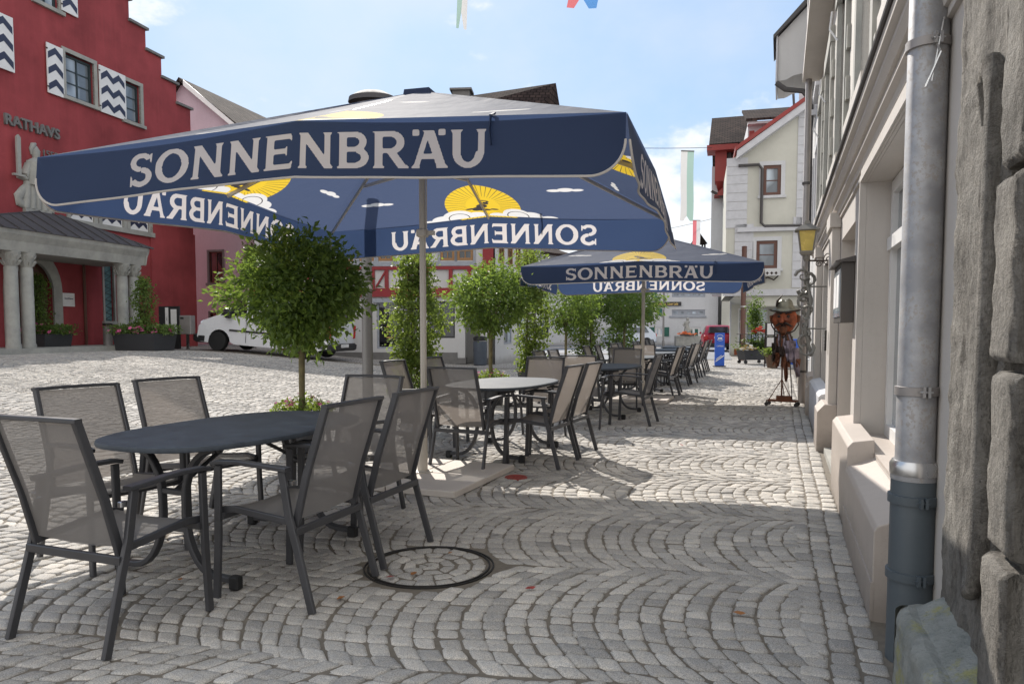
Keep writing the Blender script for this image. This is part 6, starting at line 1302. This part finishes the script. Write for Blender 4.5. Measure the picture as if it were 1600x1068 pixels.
def small_car(x, y, deg, mt, label, r=.31, s=1.):
    T = frame(x, y, 0, deg); t = thing('parked_car', label, 'car', T)
    prof = [(-.72, .35), (-.80, .62), (-.76, .92), (-.62, 1.02), (-.25, 1.42), (.1, 1.50), (1.3, 1.48), (2.0, 1.02), (2.95, .84), (3.12, .62), (3.1, .32), (2.9, .24)]
    for c in (2.45, 0.): prof += [(c+.37*cos(a), .30+.37*sin(a)) for a in [i*pi/6 for i in range(7)]]+([(c-.5, .22), (c-1.95, .22)] if c > 1 else [])
    prof += [(-.5, .28)]; car_body(T, t, prof, .84, M[mt], .20, .92)
    for wx in (0, 2.45):
        for wy in (-.74, .74): wheel(T, t, wx, wy, r, .19)
    m = MB(T); m.poly([(-.66, -.60, 1.03), (-.32, -.52, 1.38), (-.32, .52, 1.38), (-.66, .60, 1.03)]); m.v = [tuple(Vector(p)+(T.to_3x3() @ Vector((-.03, 0, .02)))) for p in m.v]; m.build('rear_window', M['glass'], t)
    m = MB(T); m.poly([(1.42, -.55, 1.43), (2.0, -.66, 1.06), (2.0, .66, 1.06), (1.42, .55, 1.43)]); m.v = [tuple(Vector(p)+Vector((0, 0, .02))) for p in m.v]; m.build('windscreen', M['glass'], t)
    for s_ in (-1, 1):
        m = MB(T); m.poly([(-.2, s_*.80, 1.0), (1.75, s_*.82, 1.0), (1.2, s_*.70, 1.38), (.0, s_*.69, 1.38)]); m.build('side_window', M['glass'], t)
        m = MB(T); m.cbox(-.83, -.66, s_*.58, s_*.82, .66, .92, .03); m.build('tail_light', M['tail'], t)
        m = MB(T); m.cbox(2.9, 3.09, s_*.5, s_*.8, .6, .76, .03); m.build('headlight', M['glass_sky'], t)
        m = MB(T); m.cbox(1.5, 1.66, s_*.86, s_*.98, .98, 1.1, .02); m.build('mirror', M[mt], t)
    m = MB(T); m.box(-.83, -.815, -.26, .26, .74, .85); m.build('number_plate', M['paper'], t); m = MB(T); m.cbox(-.86, -.55, -.8, .8, .26, .48, .04); m.build('rear_bumper', M[mt] if mt == 'car_silver' else M['trim'], t)
small_car(11.85, 42.3, 78, 'car_red', 'red hatchback seen from behind at the end of the chair row, beside the blue sign')
small_car(10.0, 56.5, 195, 'car_silver', 'pale silver car parked far off before the white house')
# ---------------------------------------------------------------- street furniture
def post(x, y, h, r, label, head=False, name='lamp_post', cat='lamp post', mt='post'):
    g = gz(x, y); T = frame(x, y, g); t = thing(name, label, cat, T); m = MB(T); m.lathe([(r*1.25, 0), (r*1.25, .5*min(1, h/6)), (r, .55*min(1, h/6)), (r*.9, h)], n=18); m.build('pole', M[mt], t, smooth=True, angle=40)
    m = MB(T); m.lathe([(r*1.12, h*.47), (r*1.12, h*.47+.06)], n=18); m.build('band', M['steel'], t)
    if head: m = MB(T); m.lathe([(.06, h), (.4, h+.1), (.38, h+.16), (.05, h+.2)], n=16); m.build('lamp_head', M['post'], t, smooth=True, angle=40)
    else: m = MB(T); m.lathe([(r, h), (r*.9, h+.03), (.01, h+.05)], n=18); m.build('cap', M[mt], t)
post(-1.90, 9.6, 3.85, .072, 'thick grey pole standing behind the nearest parasol, seen through the mesh chair', name='grey_pole', cat='pole')
post(10.9, 53, 4.9, .07, 'slim dark street lamp far off before the white house', head=True)
post(5.6, 41, 5.5, .07, 'thin dark lamp post behind the last small trees', head=True)
post(9.45, 30.1, 4.6, .11, 'brown metal post left of the yellow house, behind the blue sign', name='brown_post', cat='post', mt='brown_frame')
post(15.3, 43.5, 3.2, .05, 'short thin post before the far yellow shop wall', name='sign_post', cat='post')
def blue_sign():
    x, y = 7.1, 25.1; T = frame(x, y, 0, -3); t = thing('blue_sign', 'tall blue totem sign with white arc emblem and stripes beyond the chair row', 'sign', T)
    m = MB(T); m.box(-.16, .16, -.05, .05, .02, 1.15); m.build('panel', M['blue'], t, bevel=.006); m = MB(T); m.box(-.2, .2, -.12, .12, 0, .03); m.build('foot', M['iron'], t)
    m = MB(T); y_ = -.055
    for i in range(10):
        a, b = R(25+i*13), R(25+(i+1)*13); m.poly([(.11*cos(a), y_, .97+.11*sin(a)), (.125*cos(a), y_, .97+.125*sin(a)), (.125*cos(b), y_, .97+.125*sin(b)), (.11*cos(b), y_, .97+.11*sin(b))])
        a, b = R(205+i*13), R(205+(i+1)*13); m.poly([(.11*cos(a), y_, .97+.08*sin(a)), (.12*cos(a), y_, .97+.092*sin(a)), (.12*cos(b), y_, .97+.092*sin(b)), (.11*cos(b), y_, .97+.08*sin(b))])
    for k in range(3): m.poly([(-.07+k*.05, y_, .93), (-.03+k*.05, y_, .93), (-.03+k*.05, y_, 1.0), (-.07+k*.05, y_, 1.0)])
    m.poly([(-.14, y_, .20), (.14, y_, .40), (.14, y_, .36), (-.14, y_, .16)]); m.poly([(-.12, y_, .27), (.06, y_, .40), (.06, y_, .37), (-.12, y_, .24)]); m.build('emblem', M['white_paint'], t)
    text_obj('OFFEN', .075, T @ Matrix.Translation((0, -.054, .70)), M['white_paint'], t, depth=.002)
blue_sign()
def fountain():
    x, y = 13.1, 55; T = frame(x, y, 0, -5) @ Matrix.Scale(.56, 4); t = thing('fountain', 'grey stone fountain trough with a seated figure and orange flowers, before the white house', 'fountain', T)
    m = MB(T); m.cbox(-1.6, 3.0, -.8, .8, 0, 1.35, .08); m.build('trough', M['stone'], t); m = MB(T); m.lathe([(.9, 1.35), (1.0, 1.5), (.55, 1.75), (.4, 1.9)], (0, 0), 14); m.build('pedestal', M['stone_dark'], t)
    m = MB(T); m.loft([[(cx+rx*cos(a), .0+ry*sin(a), z) for a in [i*pi/5 for i in range(10)]] for cx, rx, ry, z in ((0, .5, .4, 1.85), (.1, .55, .4, 2.2), (-.05, .32, .3, 2.5), (-.15, .30, .26, 2.9), (-.05, .42, .26, 3.2), (0, .14, .13, 3.35), (.02, .2, .2, 3.5), (.02, .19, .2, 3.7), (.02, .06, .06, 3.82))]); m.tube([(-.35, 0, 3.15), (-.6, -.15, 2.8), (-.3, -.3, 2.55)], .09, 6); m.build('figure', M['stone'], t, smooth=True)
    flowers(t, x-.35, y-.5, .85, .55, .2, 50, ['petal_orange'], 3, 'blossoms', .07, .2); flowers(t, x+.4, y-.5, .85, .3, .2, 20, ['petal_orange'], 4, 'blossoms', .06, .15)
fountain()
def flower_cart():
    x, y = 8.95, 27.3; T = frame(x, y, 0, 10); t = thing('flower_cart', 'dark wheeled planter cart crowded with flowers and garden ware beside the blue sign', 'cart', T)
    m = MB(T); m.loft([[(a*.5*k, b*.32*k, z) for a, b in ((-1, -1), (1, -1), (1, 1), (-1, 1))] for k, z in ((.86, .14), (1, .52), (.93, .52), (.9, .45))]); m.build('tub', M['planter'], t)
    for a, b in ((-.4, -.25), (.4, -.25), (.4, .25), (-.4, .25)): m = MB(T @ Matrix.Translation((a, b, .07)) @ Matrix.Rotation(pi/2, 4, 'X')); m.lathe([(.07, -.02), (.07, .02)], n=12); m.build('wheel', M['black'], t)
    m = MB(T)
    for a in (-.45, 0, .45, .9): m.tube([(a, .1, .4), (a, .1, 1.1)], .02, 6)
    m.box(-.5, .95, -.1, .3, .78, .80); m.box(-.5, .95, -.1, .3, 1.08, 1.10); m.build('rack', M['rust_dark'], t)
    r = np.random.default_rng(4)
    for nm, c, rr, k, mt in (('foliage', (x+.35, y, .7), (.75, .3, .28), 1700, 'leaf_dark'), ('foliage', (x+.1, y+.1, 1.7), (.28, .2, .75), 1500, 'leaf_dark')):
        P = r.normal(size=(k, 3))*np.array(rr)*.5+np.array(c); leaves_mesh(nm, P, .09, M[mt], t, 8)
    flowers(t, x-.25, y-.25, .5, .3, .2, 40, ['gold', 'petal_white'], 6, 'blossoms', .05, .2); flowers(t, x+.25, y-.15, 1.15, .35, .2, 30, ['petal_red'], 7, 'blossoms', .06, .2)
flower_cart()
def tub():
    x, y = 8.62, 24.3; T = frame(x, y, 0); t = thing('wooden_tub', 'tapered wooden tub with pale green plants on the pavement beyond the rusty sculpture', 'planter', T)
    m = MB(T); m.lathe([(.15, 0), (.22, .42), (.24, .44), (.21, .44), (.2, .38), (.01, .38)], n=20); m.build('tub', M['terracotta'], t, smooth=True, angle=40)
    r = np.random.default_rng(9); P = np.stack([x+r.normal(0, .15, 700), y+r.normal(0, .12, 700), .42+r.random(700)*.22], 1); leaves_mesh('plants', P, .08, M['leaf_vine'], t, 9, droop=-.3)
    x, y = 8.75, 24.9; T = frame(x, y, 0, 15); t = thing('menu_board', 'dark framed standing menu board with white sheets behind the rusty sculpture', 'notice board', T); m = MB(T)
    for z0, z1 in ((.15, .62), (.65, 1.02), (1.05, 1.5)): m.box(-.17, .17, -.015, .015, z0, z1)
    m.build('panel', M['trim'], t); m = MB(T)
    for z0, z1 in ((.65, 1.02), (1.05, 1.5)): m.box(-.13, .13, -.02, -.016, z0+.04, z1-.03)
    m.build('sheet', M['paper'], t); m = MB(T); m.tube([(-.2, 0, 0), (-.18, 0, 1.5)], .02, 6); m.tube([(.2, 0, 0), (.18, 0, 1.5)], .02, 6); m.build('leg', M['rust_dark'], t)
    x, y = 9.15, 24.6; T = frame(x, y, 0); t = thing('driftwood_stand', 'upright brown driftwood posts leaning together behind the wooden tub', 'decoration', T); m = MB(T)
    for a, b, h in ((-.08, 0, 1.85), (.05, .05, 1.7), (.14, -.03, 1.5)): m.tube([(a, b, 0), (a+.03, b, h*.5), (a-.02, b, h)], [.05, .045, .03], 7)
    m.build('posts', M['rust'], t, smooth=True)
    m = MB(T); m.box(.2, .6, -.1, .2, .1, .95); m.build('blue_crate', M['blue'], t)
tub()
def sculpture():
    """rusty sheet-iron man: big moustached head with a hat on a wheeled stand"""
    x, y = 4.56, 12.25; T = frame(x, y, 0, -30); t = thing('iron_sculpture', 'rusty sheet iron figure with moustached face and grey hat on a wheeled stand', 'sculpture', T)
    from mathutils import noise
    # head: bulging plate
    m = MB(T); cz, rx, rz = 1.44, .20, .215; rings = []
    for k in range(13):
        a = pi*k/12; r_ = sin(a); rings.append([(rx*r_*cos(b)*(1.08 if cos(a) > -.2 else .95), -.13*r_*sin(b) if sin(b) > 0 else -.09*r_*sin(b), cz-.01+rz*cos(a)*1.0) for b in [j*2*pi/24 for j in range(24)]])
    rings = [[(p[0]+.022*noise.noise(Vector(p)*17), p[1]+.030*noise.noise(Vector(p)*13+Vector((5, 0, 0))), p[2]+.015*noise.noise(Vector(p)*15)) for p in r] for r in rings]; m.loft(rings); hd = m.build('head', M['rust_red'], t, smooth=True, angle=25)
    def feat(name, pts, rr, mt, n=8): m = MB(T); m.tube(pts, rr, n); return m.build(name, M[mt], t, smooth=True)
    feat('nose', [(-.01, -.13, 1.50), (-.02, -.165, 1.45), (-.02, -.18, 1.41), (-.01, -.14, 1.385)], [.018, .028, .038, .015], 'rust_red')
    for s_ in (-1, 1):
        feat('moustache', [(0, -.155, 1.375), (s_*.05, -.165, 1.385), (s_*.10, -.14, 1.355), (s_*.13, -.11, 1.33)], [.022, .026, .018, .005], 'rust_dark')
        m = MB(T); m.T = T @ Matrix.Translation((s_*.075, -.118, 1.50)) @ Matrix.Rotation(pi/2, 4, 'X'); m.lathe([(.020, -.01), (.024, .004), (.016, .008), (.001, .006)], n=14); e = m.build('eye', M['rust_dark'], t, smooth=True); m = MB(T @ Matrix.Translation((s_*.075, -.137, 1.50)) @ Matrix.Rotation(pi/2, 4, 'X')); m.lathe([(.008, -.012), (.007, -.008), (.001, -.006)], n=10); m.build('pupil', M['iron'], e)
        feat('brow', [(s_*.03, -.135, 1.545), (s_*.08, -.135, 1.565), (s_*.13, -.10, 1.55)], [.012, .016, .006], 'rust_dark'); feat('ear', [(s_*.175, .0, 1.52), (s_*.225, -.01, 1.50), (s_*.215, -.01, 1.42), (s_*.17, .0, 1.40)], [.02, .026, .022, .015], 'rust')
        feat('side_bow', [(s_*.20, .01, 1.46), (s_*.215, .0, 1.36), (s_*.16, -.01, 1.27), (s_*.08, -.02, 1.22)], .011, 'rust_dark', 6)
    feat('mouth', [(-.05, -.142, 1.335), (0, -.155, 1.33), (.05, -.142, 1.335)], [.008, .016, .008], 'rust_dark'); feat('beard', [(0, -.12, 1.32), (0, -.13, 1.25), (-.01, -.06, 1.18)], [.07, .055, .02], 'rust')
    # hat
    m = MB(T); P = [[((rr)*cos(b)*1.1, rr*sin(b)*.75, z+.02*cos(2*b)+.01*sin(5*b)) for b in [j*2*pi/28 for j in range(28)]] for rr, z in ((.10, 1.605), (.172, 1.588), (.178, 1.600), (.135, 1.625), (.12, 1.66), (.10, 1.73), (.06, 1.77), (.01, 1.75))]
    m.loft(P); h = m.build('hat', M['hat'], t, smooth=True, angle=50); m = MB(T); m.loft([[(rr*cos(b)*1.1, rr*sin(b)*.75, z+.02*cos(2*b)) for b in [j*2*pi/28 for j in range(28)]] for rr, z in ((.228, 1.583), (.232, 1.592), (.225, 1.602))], cap=False); m.tube([(-.13, -.03, 1.66), (-.12, -.03, 1.76), (-.04, -.03, 1.86)], [.02, .022, .006], 6); m.build('hat_band', M['rust_dark'], h, smooth=True)
    # collar, torso plates and hanging coat tails
    def plate(name, pts, mt, th=.006, bend=.03, seed=0):
        m = MB(T); n = len(pts); rings = []
        m.loft([[(x_, y_-th, z_) for x_, y_, z_ in pts], [(x_, y_, z_) for x_, y_, z_ in pts]]); return m.build(name, M[mt], t)
    feat('neck', [(0, 0, 1.25), (.0, .01, 1.10), (-.01, .02, .95)], [.10, .075, .07], 'rust_dark', 10)
    for k in range(9):
        a = -.9+k*.22; P = [(.12*sin(a), -.06*cos(a), 1.20-.02*k % 3*.01), (.15*sin(a)+.02, -.10*cos(a), 1.10), (.11*sin(a), -.09*cos(a), 1.0)]; feat('scarf_fold', P, [.022, .026, .015], ('rust', 'violet_tin', 'rust_dark')[k % 3], 6)
    def crumple(name, x0, x1, z0, z1, yy, mt, seed, tap=0., skew=0.):
        m = MB(T); n = 8; g = []
        for j in range(n+1):
            for i in range(n+1):
                f, h_ = i/n, j/n; wd = (x1-x0)*(1-tap*h_); xx = x0+skew*h_+(x1-x0)*tap*h_*.5+wd*f; zz = z1+(z0-z1)*h_+.05*noise.noise(Vector((f*4, seed, 1)))*h_
                g.append((xx+.02*noise.noise(Vector((f*3, h_*3, seed))), yy-.05*sin(pi*f)-.045*noise.noise(Vector((f*5+seed, h_*4, seed))), zz))
        k = len(g); m.addv(g+[(x_, y_+.006, z_) for x_, y_, z_ in g])
        for j in range(n):
            for i in range(n): q = j*(n+1)+i; m.face(q, q+n+1, q+n+2, q+1); m.face(k+q, k+q+1, k+q+n+2, k+q+n+1)
        return m.build(name, M[mt], t, smooth=True, angle=25)
    crumple('coat_panel', -.15, .14, .84, 1.17, -.05, 'rust_dark', 3, .2); crumple('coat_panel', -.02, .19, .76, 1.10, -.075, 'violet_tin', 5, .25, .03)
    crumple('coat_tail', .08, .24, .50, .98, -.05, 'violet_tin', 9, .65, .07); crumple('coat_tail', -.03, .10, .42, .88, -.05, 'rust', 12, .75, .01); crumple('coat_tail', .12, .27, .54, .80, -.04, 'rust', 15, .7, .03)
    crumple('sleeve', -.20, -.07, .74, 1.06, -.03, 'rust_dark', 19, .5, -.02); crumple('coat_tail', -.13, -.03, .66, .90, -.06, 'rust', 22, .5, -.02)
    plate('hand', [(-.12, -.05, .82), (-.06, -.06, .84), (-.10, -.06, .74), (-.18, -.05, .66), (-.17, -.05, .72)], 'rust')
    # pole and tripod on a wheeled frame
    feat('pole', [(-.03, .02, 1.1), (-.03, .02, .06)], .013, 'rust', 8); feat('pole', [(.08, .03, .9), (.14, .02, .1)], .008, 'rust_dark', 6)
    for a, b in ((-.22, -.08), (.16, -.1), (.0, .14)): feat('brace', [(-.03, .02, .45), (a, b, .10)], .007, 'rust', 6)
    m = MB(T); m.tube([(-.25, -.10, .09), (.22, -.10, .09)], .012, 6); m.tube([(-.25, .12, .09), (.22, .12, .09)], .012, 6); m.tube([(-.25, -.10, .09), (-.25, .12, .09)], .012, 6); m.tube([(.22, -.10, .09), (.22, .12, .09)], .012, 6); m.box(-.11, .13, -.02, .08, .10, .17); m.build('wheeled_frame', M['rust'], t)
    for a, b in ((-.25, -.10), (.22, -.10), (.22, .12), (-.25, .12)): m = MB(T @ Matrix.Translation((a, b, .034)) @ Matrix.Rotation(pi/2, 4, 'X')); m.lathe([(.033, -.014), (.033, .014)], n=14); m.tube([(0, .03, .02), (0, .055, 0)], .01, 5); m.build('caster', M['iron'], t)
sculpture()
# ---------------------------------------------------------------- flags on wires
def flag(px, py0, py1, wpx, Y, deg, mats, label, cut=.12, tip=None, twist=0):
    a = at(px, py0, Y); b = at(px, py1, Y); h = a.z-b.z; w_ = wpx/F*Y; T = frame(a.x, a.y, b.z, deg); t = thing('hanging_flag', label, 'flag', T, 'swallow tailed flags hung over the street'); n = 10
    for s_, mt in zip((-1, 1), mats):
        m = MB(T)
        def p(u, f):
            zb = (h*cut if u == 0 else 0); z = h-f*(h-(zb if True else 0)); k = s_*w_/2*u; ph = f*4+px*.1; return (k+.10*w_*sin(ph*.7)*f-.30*w_*f*.4, .12*w_*sin(ph+u*1.2)*f, z)
        b_ = m.addv([p(u, j/n) for j in range(n+1) for u in (0, .5, 1)])
        # middle column ends halfway between notch and tip
        for j in range(n):
            for i in range(2): q = b_+j*3+i; m.face(q, q+1, q+4, q+3)
        m.build('half_panel', M[mt], t, smooth=True)
    m = MB(T); m.tube([(-w_/2, 0, h), (w_/2, 0, h)], .02, 6); m.build('top_bar', M['post'], t); return a
A = flag(1071, 240, 347, 21, 22, 8, ('flag_white', 'flag_green'), 'pale green and white swallow tailed flag hanging from the wire beside the dark roof', .07)
m = MB(frame(A.x-.2, A.y, A.z+.75)); 
B = flag(1086, 346, 400, 12, 42, 5, ('flag_red', 'flag_white'), 'small far pink and white flag above the second parasol', .08)
flag(725, -70, 55, 17, 11, 25, ('flag_green', 'flag_white'), 'green grey flag tip hanging in from the top edge, left of centre', .2)
flag(916, -60, 23, 46, 12, 3, ('flag_red', 'flag_blue'), 'red and blue flag tips hanging in from the top edge, right of centre', .22)
def wires():
    def wire(p, q, sag, label, r=.012):
        P = [p.lerp(q, i/12)-Vector((0, 0, sag*4*(i/12)*(1-i/12))) for i in range(13)]; m = MB(); m.tube(P, r, 5); tag(m.build('wire', M['iron']), label, 'wire', 'thin wires carrying the flags')
    wire(at(560, 200, 26), at(1108, 235, 34), .3, 'thin wire over the square carrying the pale green flag', .012)
    wire(at(960, 372, 45), at(1112, 343, 42), .1, 'thin distant wire carrying the pink flag', .012)
    wire(at(300, -120, 14), at(1262, -120, 13), .2, 'thin wire above the picture carrying the near flags')
wires()
# bookcase of extra depth: houses that close the background behind the left trees
